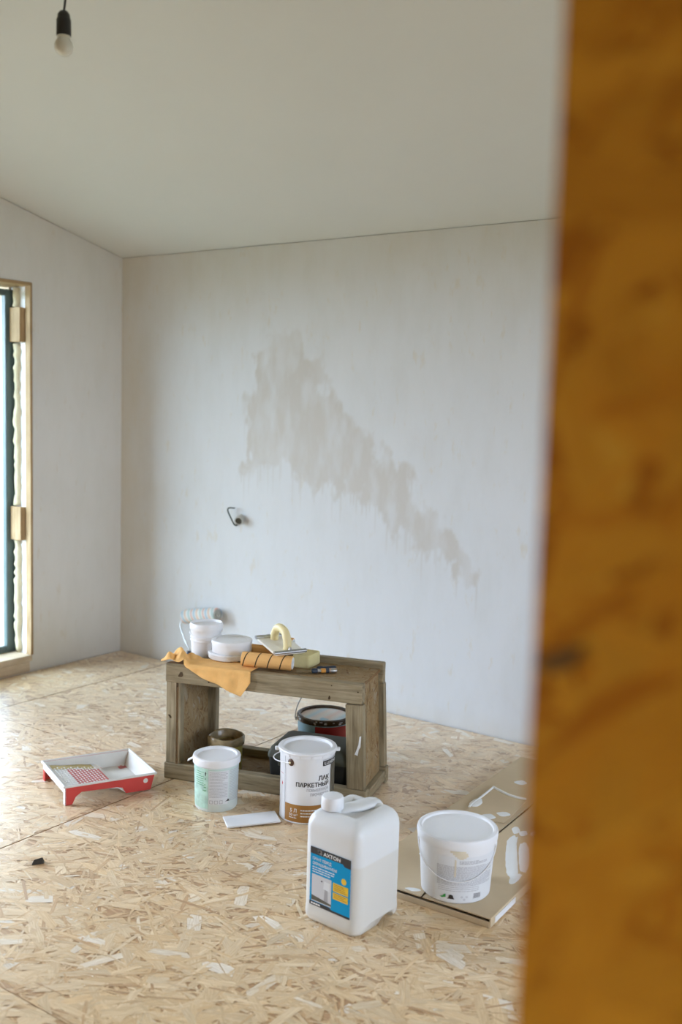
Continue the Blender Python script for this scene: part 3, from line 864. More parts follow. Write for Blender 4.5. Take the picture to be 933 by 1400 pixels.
# ------------------------------------------------------------------ white bucket on the cardboard
bx, by, bz = -1.376, 2.659, .0322
t = thing('plastic_bucket', 'white plastic bucket with lid and thin handle standing on flat cardboard', 'bucket', (bx, by, bz))
fa = facing(bx, by)
rf = lambda z: .1065 + (z / .19) * .0125
obj('body', lathe_bm([(0, .003), (.099, .003), (.1035, 0), (.1065, .004), (rf(.186), .186), (.112, .186), (.100, .01), (0, .008)], 80), M['white_pl'], t, smooth=True)
obj('lid', lathe_bm([(0, .192), (.104, .192), (.1085, .1935), (.111, .199), (.1175, .2015), (.1235, .199), (.1255, .192), (.1245, .178), (.1235, .172), (.1195, .171)], 80), M['white_lid'], t, smooth=True)
rp = lambda z: rf(z) + .0006; rq = lambda z: rf(z) + .0011
obj('label_sheet', cyl_patch_bm(0, fa - 34, fa + 76, .006, .150, 40, rfun=lambda z: rf(z) + .0003), M['lilac'], t)
microprint(t, M['ink_mid'], rp, fa - 30, fa + 66, .118, .058, 16, 11, .0021)
microprint(t, M['ink_grey'], rp, fa + 5, fa + 52, .136, .128, 3, 12, .0018)
microprint(t, M['ink_mid'], rp, fa - 28, fa + 40, .052, .040, 3, 13, .0018)
drum_poly([(-.011, .003), (-.004, 0), (.008, .004), (.0085, .014), (.003, .013), (-.002, .006)], fa - 19, .015, rq, M['green'], t)
drum_poly([(-.0115, 0), (.0115, 0), (.008, .005), (.006, .012), (0, .0145), (-.006, .012), (-.007, .005)], fa - 6.5, .0145, rq, M['ink'], t)
for k, (a, zz) in enumerate(((15, .012), (11, .020), (19, .020))):
    drum_poly([(-.004, .001), (0, -.001), (.004, .001), (.003, .006), (-.003, .006)], fa + a, zz, rq, M['ink_pale'], t)
bm = bmesh.new(); r_ = np.random.default_rng(5); a = fa + 31
while a < fa + 43:
    w = r_.uniform(.35, .9); cyl_patch_bm(0, a, a + w, .016, .032, 1, bm, rq); a += w + r_.uniform(.35, .8)
obj('bar_code', bm, M['ink_grey'], t)
bm = bmesh.new()
for a0, a1, z0, z1 in ((-9, 14, .163, .169), (-5, 17, .157, .163), (-2, 18, .151, .157), (1, 15, .146, .151), (4, 11, .143, .146)): cyl_patch_bm(0, fa + a0, fa + a1, z0, z1, 8, bm, rp)
obj('dried_smear', bm, M['beige_stain'], t)
drum_poly([(-.0025, 0), (.0025, .004), (.003, .055), (-.002, .058)], fa - 1, .085, rq, M['beige_stain'], t, 'dried_drip')
for da in (-86, 84):
    a = math.radians(fa + da)
    obj('handle_lug', lathe_bm([(0, .006), (.006, .0055), (.009, 0), (0, 0)], 20), M['white_lid'], t, smooth=True, loc=(rf(.16) * math.cos(a), rf(.16) * math.sin(a), .160), rot=(0, PI / 2, a))
pts = []
for k in range(41):
    q = k / 40; a = math.radians(fa - 86 + 170 * q)
    z = .160 - .088 * math.sin(PI * q) ** .8
    rr = rf(z) + .004
    pts.append((rr * math.cos(a), rr * math.sin(a), z))
obj('bail_handle', tube_bm(pts, .0016, 8), M['white_wire'], t, smooth=True)

# ------------------------------------------------------------------ flat cardboard box under the bucket
t = thing('cardboard_box', 'long flattened brown cardboard box splashed with white plaster', 'cardboard box', (-1.462, 3.205, 0), .035)
hw, y0, y1 = .236, -.66, .70
obj('bottom_sheet', box_bm((-hw, y0, 0), (hw, y1, .004)), M['cardboard'], t)
for sx in (-1, 1):
    obj('side_wall', box_bm((sx * hw - .002, y0, .004), (sx * hw + .002, y1, .0275)), M['cardboard'], t)
obj('end_wall', box_bm((-hw + .002, y0 - .002, .004), (hw - .002, y0 + .002, .0195)), M['cardboard'], t)
obj('end_wall', box_bm((-hw + .002, y1 - .002, .004), (hw - .002, y1 + .002, .0265)), M['cardboard'], t)
def flap(xa, xb, lift):
    bm = bmesh.new(); nxx, nyy = 6, 14; g = {}
    for k in (0, 1):
        for i in range(nxx + 1):
            for j in range(nyy + 1):
                x = xa + (xb - xa) * i / nxx; y = y0 + (y1 - y0) * j / nyy
                z = .0275 + k * .0035 + lift * max(0, 1 - j / 4) ** 2 * (i / nxx if xb > xa else i / nxx)
                g[k, i, j] = bm.verts.new((x, y, z))
    for i in range(nxx):
        for j in range(nyy):
            for k in (0, 1): bm.faces.new([g[k, i, j], g[k, i + 1, j], g[k, i + 1, j + 1], g[k, i, j + 1]])
    for i in range(nxx):
        for j in (0, nyy): bm.faces.new([g[0, i, j], g[0, i + 1, j], g[1, i + 1, j], g[1, i, j]])
    for j in range(nyy):
        for i in (0, nxx): bm.faces.new([g[0, i, j], g[0, i, j + 1], g[1, i, j + 1], g[1, i, j]])
    return bm
obj('top_flap', flap(-hw - .002, .003, .0), M['cardboard'], t)
obj('top_flap', flap(hw + .002, .0115, .0), M['cardboard'], t)
INV = (Matrix.Translation((-1.462, 3.205, 0)) @ Matrix.Rotation(.035, 4, 'Z')).inverted()
def on_box(p, z): return INV @ Vector((p[0], p[1], z))
def round_outline(ring, C, r):
    n, out = len(ring), []
    for i in range(n):
        p0, p1, p2, p3 = ring[i - 1], ring[i], ring[(i + 1) % n], ring[(i + 2) % n]
        for k in range(6):
            u = k / 6
            q = 0.5 * ((2 * p1) + (p2 - p0) * u + (2 * p0 - 5 * p1 + 4 * p2 - p3) * u * u + (3 * p1 - p0 - 3 * p2 + p3) * u ** 3)
            out.append(q + (C - q) * float(r.uniform(-.05, .07)))
    return out
def blob(pts, h, name='plaster_smear', mat=None, seed=0, z=.0311):
    """an irregular, slightly domed splash on the cardboard"""
    r = np.random.default_rng(seed); C = Vector((sum(p[0] for p in pts) / len(pts), sum(p[1] for p in pts) / len(pts), 0))
    ring = [Vector((p[0], p[1], 0)) for p in pts]
    dense = round_outline(ring, C, r)
    bm = bmesh.new()
    R = []
    for f, hh in ((1.0, 0.0), (.93, h * .7), (.6, h), (.3, h * float(r.uniform(.7, 1.1)))):
        R.append([bm.verts.new(on_box(C.lerp(q, f), z + hh * float(r.uniform(.8, 1.2)))) for q in dense])
    n = len(dense)
    for A, B in zip(R, R[1:]):
        for k in range(n): bm.faces.new((A[k], A[(k + 1) % n], B[(k + 1) % n], B[k]))
    bm.faces.new(R[-1])
    return obj(name, bm, mat or M['plaster_wet'], t, smooth=True, angle=2)
H_ = .0007
blob([(-1.250, 2.84), (-1.275, 2.83), (-1.320, 2.90), (-1.375, 3.02), (-1.405, 3.10), (-1.385, 3.13), (-1.355, 3.06), (-1.300, 2.95)], H_, seed=1)
blob([(-1.245, 2.90), (-1.268, 2.90), (-1.315, 2.99), (-1.350, 3.08), (-1.335, 3.10), (-1.285, 3.01)], H_, seed=31)
blob([(-1.242, 2.80), (-1.256, 2.79), (-1.268, 2.83), (-1.258, 2.87), (-1.244, 2.86)], H_, seed=32)
blob([(-1.36, 3.18), (-1.34, 3.26), (-1.30, 3.25), (-1.27, 3.18), (-1.30, 3.15)], H_, seed=21)
blob([(-1.33, 3.31), (-1.30, 3.37), (-1.26, 3.36), (-1.28, 3.30)], H_, seed=22)
blob([(-1.36, 3.42), (-1.31, 3.46), (-1.29, 3.43), (-1.33, 3.40)], H_, seed=23)
blob([(-1.430, 3.181), (-1.420, 3.206), (-1.394, 3.174), (-1.403, 3.143)], H_, seed=4)
blob([(-1.395, 3.166), (-1.382, 3.192), (-1.364, 3.167), (-1.375, 3.142)], H_, seed=5)
blob([(-1.500, 2.560), (-1.478, 2.578), (-1.455, 2.580), (-1.452, 2.570), (-1.472, 2.556)], H_, seed=7)
blob([(-1.60, 2.90), (-1.593, 2.912), (-1.583, 2.905), (-1.59, 2.895)], H_, seed=9)
blob([(-1.62, 3.60), (-1.60, 3.64), (-1.57, 3.62), (-1.585, 3.59)], H_, seed=10)
blob([(-1.59, 2.80), (-1.575, 2.81), (-1.565, 2.80), (-1.578, 2.79)], H_, seed=12)
obj('label_tape', box_bm((-.004, -.075, 0), (.0006, .075, .018)), M['white_pl'], t, loc=(hw + .0036, -.555, .006))

# scrap of board lying on the box, its torn edges white with plaster
sc_ = thing('board_scrap', 'thin scrap of board with white plastered edges lying on the cardboard', 'board scrap', (-1.57, 3.32, .0330), 0)
SP = [(-1.632, 3.206), (-1.641, 3.306), (-1.653, 3.485), (-1.618, 3.465), (-1.563, 3.442), (-1.492, 3.447), (-1.476, 3.30), (-1.468, 3.20), (-1.535, 3.178)]
obj('sheet', poly_prism([(a + 1.57, b - 3.32) for a, b in SP], lambda a, b, c: (a, b, c), 0, .003), M['cardboard'], sc_)
for pp, rr in (([(-1.635, 3.245), (-1.641, 3.306), (-1.645, 3.385), (-1.652, 3.483)], .0045), ([(-1.652, 3.483), (-1.619, 3.466), (-1.557, 3.444), (-1.497, 3.447)], .0055)):
    obj('plaster_ridge', tube_bm([(a.x + 1.57, a.y - 3.32, .0045) for a in smooth_path([(a, b, 0) for a, b in pp], 6)], rr, 6), M['plaster_wet'], sc_, smooth=True)

SCI = sc_
def scrap_blob(pts, h, seed):
    r = np.random.default_rng(seed); C = Vector((sum(p[0] for p in pts) / len(pts), sum(p[1] for p in pts) / len(pts), 0))
    bm = bmesh.new(); R = []
    dense = round_outline([Vector((*p_, 0)) for p_ in pts], C, r)
    for f, hh in ((1, 0), (.9, h * .7), (.5, h)):
        R.append([bm.verts.new(C.lerp(q_, f) + Vector((1.57, -3.32, .0031 + hh))) for q_ in dense])
    for A, B in zip(R, R[1:]):
        for k in range(len(dense)): bm.faces.new((A[k], A[(k + 1) % len(dense)], B[(k + 1) % len(dense)], B[k]))
    bm.faces.new(R[-1])
    obj('plaster_smear', bm, M['plaster_wet'], SCI, smooth=True, angle=2)
scrap_blob([(-1.570, 3.195), (-1.545, 3.237), (-1.512, 3.218), (-1.533, 3.182)], .002, 2)
scrap_blob([(-1.530, 3.262), (-1.505, 3.290), (-1.480, 3.275), (-1.500, 3.244)], .002, 3)
scrap_blob([(-1.648, 3.268), (-1.655, 3.325), (-1.633, 3.345), (-1.612, 3.300), (-1.620, 3.262)], .004, 6)

# ------------------------------------------------------------------ jerrycan
JX, JY, JA = -1.570, 2.370, -.065
t = thing('jerrycan', 'translucent white plastic jerrycan with blue and black label, half full', 'jerrycan', (JX, JY, 0), JA)
W_, D_ = .209, .226
def jring(z, ins, r): return [(x, y, z) for x, y in rrect(W_ - 2 * ins, D_ - 2 * ins, max(.004, r - ins * .6), 6)]
prof = [(0, .016), (.004, .007), (.014, .001), (.03, 0), (.05, .0015), (.283, .0015), (.296, .003), (.310, .008), (.322, .017), (.331, .030), (.335, .044), (.333, .052), (.326, .058), (.323, .066)]
jb = obj('body', loft_bm([jring(z, i, .036) for z, i in prof]), M['milky'], t, smooth=True, angle=.9)
cut = obj('cutter', loft_bm([[(x, .034 + .040 * math.cos(a), .027 * math.sin(a)) for a in [2 * PI * k / 24 for k in range(24)]] for x in (-.2, .2)]), None)
md = jb.modifiers.new('notch', 'BOOLEAN'); md.operation = 'DIFFERENCE'; md.object = cut; md.solver = 'EXACT'
cut.parent = t
bpy.context.view_layer.update()
dg = bpy.context.evaluated_depsgraph_get()
nm = bpy.data.meshes.new_from_object(jb.evaluated_get(dg))
jb.modifiers.clear(); jb.data = nm
bpy.data.objects.remove(cut)
obj('neck', lathe_bm([(.033, .300), (.033, .322), (.027, .326), (.027, .342), (0, .342)], 40), M['milky'], t, smooth=True, loc=(-.042, -.052, 0))
cap = bmesh.new()
lathe_bm([(.0315, .336), (.033, .338), (.0325, .366), (.0305, .373), (.026, .3755), (0, .3755)], 48, cap, lambda a, r, z: (r + (.0007 * math.cos(24 * a) if r > .031 else 0), z))
obj('screw_cap', cap, M['white_lid'], t, smooth=True, loc=(-.042, -.052, 0))
hp = smooth_path([(-.030, -.030, .318), (-.018, -.010, .329), (.000, .018, .331), (.006, .050, .331), (.010, .078, .328), (.012, .098, .308)], 6)
gb = tube_bm([(p.x, p.y, .325 + (p.z - .325) * 2) for p in hp], [.021 + .007 * math.sin(PI * k / (len(hp) - 1)) for k in range(len(hp))], 18)
for v in gb.verts: v.co.z = .325 + (v.co.z - .325) * .5
obj('grip', gb, M['milky'], t, smooth=True)
fy = -D_ / 2 - .0000
lx0, lx1, lz0, lz1 = -.070, .080, .056, .232
def lrect(x0, x1, z0, z1, mat, name, d, parent=None): return obj(name, box_bm((x0, fy - d, z0), (x1, fy - d + .0004, z1)), mat, parent or t)
lab = lrect(lx0, lx1, lz0, lz1, M['blue'], 'label', .0002)
LW, LH = lx1 - lx0, lz1 - lz0
def lp(name, pts, mat, d=.0006):
    return obj(name, poly_prism([(lx0 + a * LW, lz0 + b * LH) for a, b in pts], lambda a, b, c: (a, c, b), fy - d, fy - d + .0003), mat, lab)
lp('black_header', [(0, 1), (1, 1), (1, .85), (.86, .85), (.80, .89), (0, .885)], M['ink'])
lp('black_footer', [(0, 0), (1, 0), (1, .035), (.55, .035), (.50, .065), (0, .065)], M['ink'])
lp('picture', [(.05, .075), (.54, .075), (.54, .54), (.05, .54)], M['ink_pale'])
lp('picture_floor', [(.05, .09), (.54, .09), (.54, .125), (.05, .175)], M['olive_dark'], .0009)
lp('picture_figure', [(.36, .14), (.46, .14), (.45, .33), (.38, .34)], M['ink_grey'], .0009)
lp('picture_wall', [(.34, .34), (.50, .33), (.50, .47), (.36, .48)], M['lilac'], .0009)
lp('picture_lamp', [(.28, .45), (.32, .45), (.32, .47), (.28, .47)], M['ink'], .0009)
lp('yellow_panel', [(.58, .375), (.95, .375), (.95, .52), (.58, .52)], M['yellow'])
lp('yellow_panel', [(.58, .245), (.95, .245), (.95, .355), (.58, .355)], M['yellow'])
lp('yellow_dot', [(.84 + .06 * math.cos(a), .60 + .052 * math.sin(a)) for a in [2 * PI * k / 20 for k in range(20)]], M['yellow'])
lp('sign_mark', [(.17, .905), (.29, .905), (.29, .985), (.17, .985)], M['white_ink'])
lp('sign_mark', [(.21, .93), (.25, .93), (.25, .96), (.21, .96)], M['ink'], .0009)
def lt(txt, x, z, size, width, mat, bold=.008): return text_flat(txt, size, (lx0 + x * LW, fy - .0010, lz0 + z * LH), (1, 0, 0), (0, 0, 1), mat, lab, bold, width)
lt('AXTON', .33, .908, .0155, .42 * LW, M['white_ink'], .02)
lt('\u0413\u0420\u0423\u041d\u0422 \u041f\u0415\u0420\u0415\u0414', .06, .785, .0120, .46 * LW, M['white_ink'], .012)
lt('\u041e\u041a\u0420\u0410\u0428\u0418\u0412\u0410\u041d\u0418\u0415\u041c', .06, .705, .0120, .60 * LW, M['white_ink'], .012)
bm = bmesh.new(); r_ = np.random.default_rng(2)
for zz, x1 in ((.655, .62), (.615, .58), (.575, .45)):
    x = .06
    while x < x1:
        w = r_.uniform(.04, .10); box_bm((lx0 + x * LW, fy - .0009, lz0 + zz * LH), (lx0 + (x + w) * LW, fy - .0006, lz0 + (zz + .016) * LH), bm=bm); x += w + .015
obj('small_print', bm, M['lilac'], lab)
bm = bmesh.new()
for zz in (.49, .46, .43, .40, .33, .30, .27):
    box_bm((lx0 + .61 * LW, fy - .0009, lz0 + zz * LH), (lx0 + r_.uniform(.82, .93) * LW, fy - .0006, lz0 + (zz + .009) * LH), bm=bm)
obj('small_print', bm, M['ink_brown'], lab)
bm = bmesh.new()
for x in (.04, .10, .16, .22): box_bm((lx0 + x * LW, fy - .0009, lz0 + .018 * LH), (lx0 + (x + .05) * LW, fy - .0006, lz0 + .045 * LH), bm=bm)
obj('small_print', bm, M['white_ink'], lab)

# ------------------------------------------------------------------ roller tray
t = thing('roller_tray', 'red plastic paint roller tray with white crusted inside on the floor', 'paint tray', (-2.871, 2.375, 0), 1.164)
TL_, TD_ = .353, .300
side = [(0, 0), (.026, 0), (.040, .028), (.062, .043), (.20, .036), (.222, .030), (.236, .006), (.335, .003), (TL_, .066), (0, .073)]
for y in (0.0, TD_ - .003):
    o = obj('side_wall', poly_prism(side, lambda a, b, c: (a, c, b), y, y + .003), M['tray_red'], t)
    if y == 0: obj('hang_hole', lathe_bm([(0, .001), (.009, .0008), (.0095, 0)], 20), M['tray_white'], o, loc=(.315, -.0002, .042), rot=(PI / 2, 0, 0))
def pan_z(u): return float(np.interp(u, [0, .01, .02, .205, .235, .335, .350], [.072, .066, .058, .030, .008, .006, .060]))
us = [.003, .010, .02, .06, .11, .16, .205, .222, .235, .28, .335, .342, .350]
bm = bmesh.new(); rows = []
for u in us: rows.append([bm.verts.new((u, .003 + (TD_ - .006) * k / 6, pan_z(u))) for k in range(7)])
for A, B in zip(rows, rows[1:]):
    for k in range(6): bm.faces.new((A[k], B[k], B[k + 1], A[k + 1]))
pan = obj('pan', bm, M['tray_white'], t, smooth=True)
# inner liner of the side walls
for y in (.0032, TD_ - .0052):
    o = obj('inner_wall', poly_prism([(.006, .058), (.205, .031), (.236, .009), (.334, .007), (TL_ - .003, .0665), (.002, .0735)], lambda a, b, c: (a, c, b), y, y + .002), M['tray_white'], t)
# front end: upright strip and the far leg
obj('end_wall', poly_prism([(0, .044), (TD_, .044), (TD_, .073), (0, .073)], lambda a, b, c: (c, a, b), -.001, .003), M['tray_white'], t)
for y in (0, TD_ - .022):
    obj('foot', box_bm((-.001, y, 0), (.003, y + .022, .044)), M['tray_red'] if y else M['tray_white'], t)
obj('end_wall', box_bm((TL_ - .004, .003, .060), (TL_, TD_ - .003, .066)), M['tray_white'], t)
# rolled rim
rim = [(-.004, -.005, .0735), (TL_ + .003, -.005, .0665), (TL_ + .003, TD_ + .005, .0665), (-.004, TD_ + .005, .0735)]
bm = bmesh.new()
for a, b in zip(rim, rim[1:] + rim[:1]): tube_bm([a, b], .0048, 8, bm)
obj('rim', bm, M['tray_white'], t, smooth=True)
# ribs of the ramp: red where the white has worn off
bm = bmesh.new(); bm2 = bmesh.new()
for i in range(13):
    for j in range(11):
        u = .030 + .0135 * i; v = .045 + .020 * j + (.010 if i % 2 else 0)
        if v > TD_ - .03: continue
        worn = .075 < u and v < .24
        z = pan_z(u)
        dst = bm if worn else bm2
        b_ = [dst.verts.new((u + a, v + b, pan_z(u + a) + c)) for a, b, c in ((-.005, 0, .0005), (0, -.008, .0005), (.005, 0, .0005), (0, .008, .0005), (0, 0, .004))]
        for k in range(4): dst.faces.new((b_[k], b_[(k + 1) % 4], b_[4]))
obj('worn_ribs', bm, M['tray_white'], t); obj('painted_ribs', bm2, M['tray_white'], t)
def ramp_patch(name, pts, mat, dz): return obj(name, ([(u, v, pan_z(u) + dz) for u, v in pts], [tuple(range(len(pts)))]), mat, t)
def grid_patch(name, u0, u1, v0, v1, mat, dz, nu=8):
    bm = bmesh.new(); r = np.random.default_rng(sum(map(ord, name)))
    rows = []
    for i in range(nu + 1):
        u = u0 + (u1 - u0) * i / nu; a = v0 + r.uniform(-.008, .008); b = v1 + r.uniform(-.008, .008)
        rows.append([bm.verts.new((u, a, pan_z(u) + dz)), bm.verts.new((u, b, pan_z(u) + dz))])
    for A, B in zip(rows, rows[1:]): bm.faces.new((A[0], B[0], B[1], A[1]))
    return obj(name, bm, mat, t)
M['worn_red'] = plain('worn_red', (.52, .13, .12), .5, .45, 60)
grid_patch('worn_patch', .070, .205, .055, .235, M['worn_red'], .0008)
grid_patch('dirty_patch', .020, .190, .242, .290, M['dirty_yellow'], .0009)
grid_patch('red_corner', .30, .333, .255, .288, M['worn_red'], .0009, 4)

# ------------------------------------------------------------------ small things on the floor
t = obj('plastic_strip', box_bm((-.098, -.048, 0), (.098, .048, .006), bevel=.0015), M['white_lid'], loc=(-2.240, 2.704, .0035), rot=(.0, -.02, .906))
tag(t, 'flat white plastic strip lying on the floor in front of the cans', 'plastic strip')
bm = bmesh.new(); tb = [(-.020, -.012, 0), (.018, -.008, 0), (.020, .012, 0), (-.016, .012, 0), (-.012, -.004, .014), (.014, .000, .018), (.012, .008, .013), (-.008, .008, .010)]
vs = [bm.verts.new(p) for p in tb]
bmesh.ops.convex_hull(bm, input=vs)
t = obj('wood_chip', bm, M['chip'], loc=(-2.568, 2.013, 0), rot=(0, 0, .9))
tag(t, 'small dark brown chip lying alone on the floor boards', 'chip')

# ------------------------------------------------------------------ inside the crate: crusted pot, toolbox; behind it: lidded pail
px_, py_ = -2.612, 2.983
t = thing('varnish_pot', 'small open pot crusted with brown varnish inside the crate bench', 'paint pot', (px_, py_, .0345))
wb_ = lambda a, r, z: (r + (.0018 * math.sin(5 * a) + .0012 * math.sin(11 * a + 1) if z > .10 else 0), z + (.003 * math.sin(3 * a + .6) if z > .115 else 0))
obj('body', lathe_bm([(0, 0), (.062, 0), (.064, .003), (.066, .105), (.063, .105), (.061, .02), (0, .018)], 48), M['olive_label'], t, smooth=True)
obj('crusted_rim', lathe_bm([(.0655, .104), (.072, .106), (.0735, .118), (.074, .136), (.0705, .141), (.066, .136), (.064, .10)], 48, None, wb_), M['crust'], t, smooth=True, angle=2)
obj('varnish', lathe_bm([(0, .098), (.045, .099), (.0645, .104)], 48), M['crust'], t, smooth=True)
obj('paint_residue', lathe_bm([(0, .0025), (.012, .002), (.017, 0)], 14, None, lambda a, r, z: (r * (1 + .4 * math.sin(3 * a)), z)), M['plaster_wet'], t, loc=(-.005, -.040, .101))

c_ = on_bench(.590, .160, .0345)
t = thing('toolbox', 'black toolbox with dark green lid inside the crate behind varnish can', 'toolbox', c_, BA)
def tring(z, w, d, r=.014): return [(x, y, z) for x, y in rrect(w, d, r, 4)]
obj('body', loft_bm([tring(0, .30, .20), tring(.006, .312, .212), tring(.098, .325, .226)]), M['box_black'], t, smooth=True)
lid = obj('lid', loft_bm([tring(.098, .330, .232), tring(.112, .330, .232), tring(.136, .310, .212), tring(.148, .270, .170), tring(.150, .255, .155)]), M['box_green'], t, smooth=True)
obj('lid_recess', box_bm((-.060, -.040, .149), (.060, .030, .1512), bevel=.0008), M['box_black'], lid)
obj('grip', tube_bm(smooth_path([(-.055, -.004, .151), (-.05, -.004, .158), (.05, -.004, .158), (.055, -.004, .151)], 5), .006, 8), M['box_green'], lid, smooth=True)
for x in (-.10, .10):
    obj('latch', box_bm((x - .016, -.124, .070), (x + .016, -.116, .118), bevel=.002), M['box_green'], t)

c_ = on_bench(.528, .450, 0)
t = thing('paint_pail', 'blue and red paint pail with dark smeared rim behind the crate bench', 'paint pail', (c_[0], c_[1], 0))
fa = facing(c_[0], c_[1])
M['pail_lid'] = stripe_sleeve('smeared_lid', [(0, (.78, .78, .77)), (.2, (.80, .66, .62)), (.4, (.80, .78, .76)), (.6, (.58, .72, .80)), (.8, (.80, .73, .70)), (1, (.78, .78, .77))], 8.0, 1)
M['pale_blue'] = plain('pale_blue_paint', (.34, .58, .74), .4, .1)
obj('body', lathe_bm([(0, 0), (.106, 0), (.108, .003), (.117, .186), (.112, .186), (.104, .01), (0, .008)], 64), M['pale_blue'], t, smooth=True)
obj('red_print', cyl_patch_bm(0, fa - 20, fa + 95, .02, .178, 30, rfun=lambda z: .1085 + z / .183 * .0085 + .0008), M['red_paint'], t)
obj('lid', lathe_bm([(0, .194), (.100, .1935), (.1035, .1945)], 64), M['pail_lid'], t, smooth=True)
obj('rim', lathe_bm([(.1035, .192), (.105, .204), (.113, .207), (.120, .204), (.1215, .196), (.1205, .183), (.1165, .182)], 64), M['crust_dark'], t, smooth=True)
bm = bmesh.new(); r_ = np.random.default_rng(4)
for k in range(15):
    a = fa - 75 + 150 * r_.random(); w = r_.uniform(2, 7); z = r_.uniform(.184, .198); cyl_patch_bm(.1222, a, a + w, z, z + r_.uniform(.003, .008), 2, bm)
tag(obj('paint_flecks', bm, M['ink_pale'], t), kind='stuff')
a = math.radians(fa - 5)
obj('blue_splotch', lathe_bm([(0, .0012), (.014, .001), (.018, 0)], 16, None, lambda an, r, z: (r * (1 + .2 * math.sin(3 * an)), z)), M['pale_blue'], t, loc=(.055 * math.cos(a), .055 * math.sin(a), .1945))
la = math.radians(fa - 92)
obj('handle_lug', lathe_bm([(0, .008), (.008, .007), (.011, 0), (0, 0)], 16), M['white_lid'], t, loc=(.120 * math.cos(la), .120 * math.sin(la), .178), rot=(0, PI / 2, la))
pts = []
for k in range(33):
    s = PI * k / 32
    x, y = .128 * math.cos(s), .150 * math.sin(s)
    # bail standing up, leaning a little back
    pts.append(Vector((x * math.cos(la) - .25 * y * math.cos(la + PI / 2), x * math.sin(la) - .25 * y * math.sin(la + PI / 2), .178 + y * .96)))
obj('bail_handle', tube_bm(pts, .0022, 8), M['wire'], t, smooth=True)

# ------------------------------------------------------------------ on the bench: pots
u, v = .078, .207
c_ = on_bench(u, v, .4705)
t = thing('small_bucket', 'small white bucket nested on another at the left bench end', 'bucket', c_)
obj('lower_bucket', lathe_bm([(0, 0), (.057, 0), (.059, .003), (.0635, .062), (.066, .064), (.066, .068), (.0640, .070), (.0640, .073), (.0668, .075), (.0668, .080), (.063, .082), (.058, .082), (.052, .01), (0, .008)], 56), M['white_pl'], t, smooth=True)
obj('upper_bucket', lathe_bm([(.0600, .078), (.0615, .086), (.0650, .108), (.067, .110), (.0685, .114), (.0685, .130), (.066, .1375), (.0635, .1385), (.0615, .134), (.060, .128), (0, .125)], 56), M['white_pl'], t, smooth=True)
pts = []
for k in range(25):
    q = k / 24; a = math.radians(facing(c_[0], c_[1]) - 90 + 180 * q)
    rr = .0685; pts.append((rr * math.cos(a), rr * math.sin(a), .098 - .022 * math.sin(PI * q) + .012 * q))
obj('bail_handle', tube_bm(pts, .0018, 8), M['white_wire'], t, smooth=True)

c_ = on_bench(.204, .165, .4815)
t = thing('putty_tub', 'low round white tub at the bottom of the pair on the orange cloth', 'tub', c_)
obj('body', lathe_bm([(0, 0), (.080, 0), (.084, .002), (.086, .004), (.0865, .024), (.0850, .0260), (0, .0260)], 64), M['white_pl'], t, smooth=True)
obj('bead', lathe_bm([(.0860, .018), (.0880, .019), (.0880, .023), (.0860, .0245)], 64), M['white_lid'], t, smooth=True)
c_ = on_bench(.212, .168, .5078)
t = thing('putty_tub', 'round white tub with a flat lid stacked on top of another tub', 'tub', c_)
obj('body', lathe_bm([(0, 0), (.079, 0), (.0805, .0015), (.081, .004), (.081, .040), (0, .040)], 64), M['white_pl'], t, smooth=True)
obj('lid', lathe_bm([(.081, .036), (.0830, .0365), (.0832, .0475), (.0820, .0500), (.0790, .0510), (.0640, .0506), (.0625, .0492), (0, .0492)], 64), M['white_lid'], t, smooth=True)

# ------------------------------------------------------------------ on the bench: orange cloth over the front rail
def cloth_bm():
    bm = bmesh.new(); nu, nv = 90, 44
    top = .4795; ledge = -.0055
    g = []
    for i in range(nu + 1):
        s = i / nu; u = -.022 + .392 * s
        # hanging length grows to a point near the right end
        hang = float(np.interp(u, [-.03, .085, .10, .16, .23, .29, .330, .350, .372], [0, 0, .012, .045, .064, .090, .102, .075, .040]))
        back = float(np.interp(u, [-.03, .0, .09, .12, .28, .372], [.110, .125, .125, .110, .110, .075]))
        row = []
        for j in range(nv + 1):
            d = -hang + (back + hang) * j / nv            # <0 hangs, >0 lies on the bench
            n1 = mnoise.noise(Vector((u * 26, d * 30, 1.7))); n2 = mnoise.noise(Vector((u * 60, d * 55, 4.1)))
            if d < 0:
                y = ledge - .0015 - .004 * max(0, n1) - .004 * min(1, -d / .06) * (1 + math.sin(u * 75)) * .6; z = top + d
                r_ = .008
                if -d < r_: y = ledge + (r_ + d) * .35; z = top + d * .6
            else:
                y = ledge + .003 + d; z = top
                # crumpled heap at the left end
                hp_ = math.exp(-((u - .034) / .052) ** 4 - ((d - .060) / .052) ** 2)
                z += hp_ * (.034 + .015 * math.sin(u * 95 + d * 70 + 2 * n1) + .012 * n2)
                if u > .10: z += .0012 * max(0, n1) * (1 if d < .03 else 0)
                else: z += .006 * abs(n1)
                fold = math.exp(-((u - .098 - .35 * (d - .02)) / .014) ** 2) * math.exp(-(d / .06) ** 2)
                z += .014 * fold
            row.append(bm.verts.new((u + .010 * n1 * (1 if u < .1 else .25), y, max(z, .36))))
        g.append(row)
    for A, B in zip(g, g[1:]):
        for j in range(nv): bm.faces.new((A[j], B[j], B[j + 1], A[j + 1]))
    return bm
t = obj('cleaning_cloth', cloth_bm(), M['cloth'], loc=(BX, BY, 0), rot=(0, 0, BA), smooth=True, angle=3)
md = t.modifiers.new('thick', 'SOLIDIFY'); md.thickness = .0012; md.offset = 1
tag(t, 'crumpled orange cloth draped over the front edge of the bench', 'cloth')

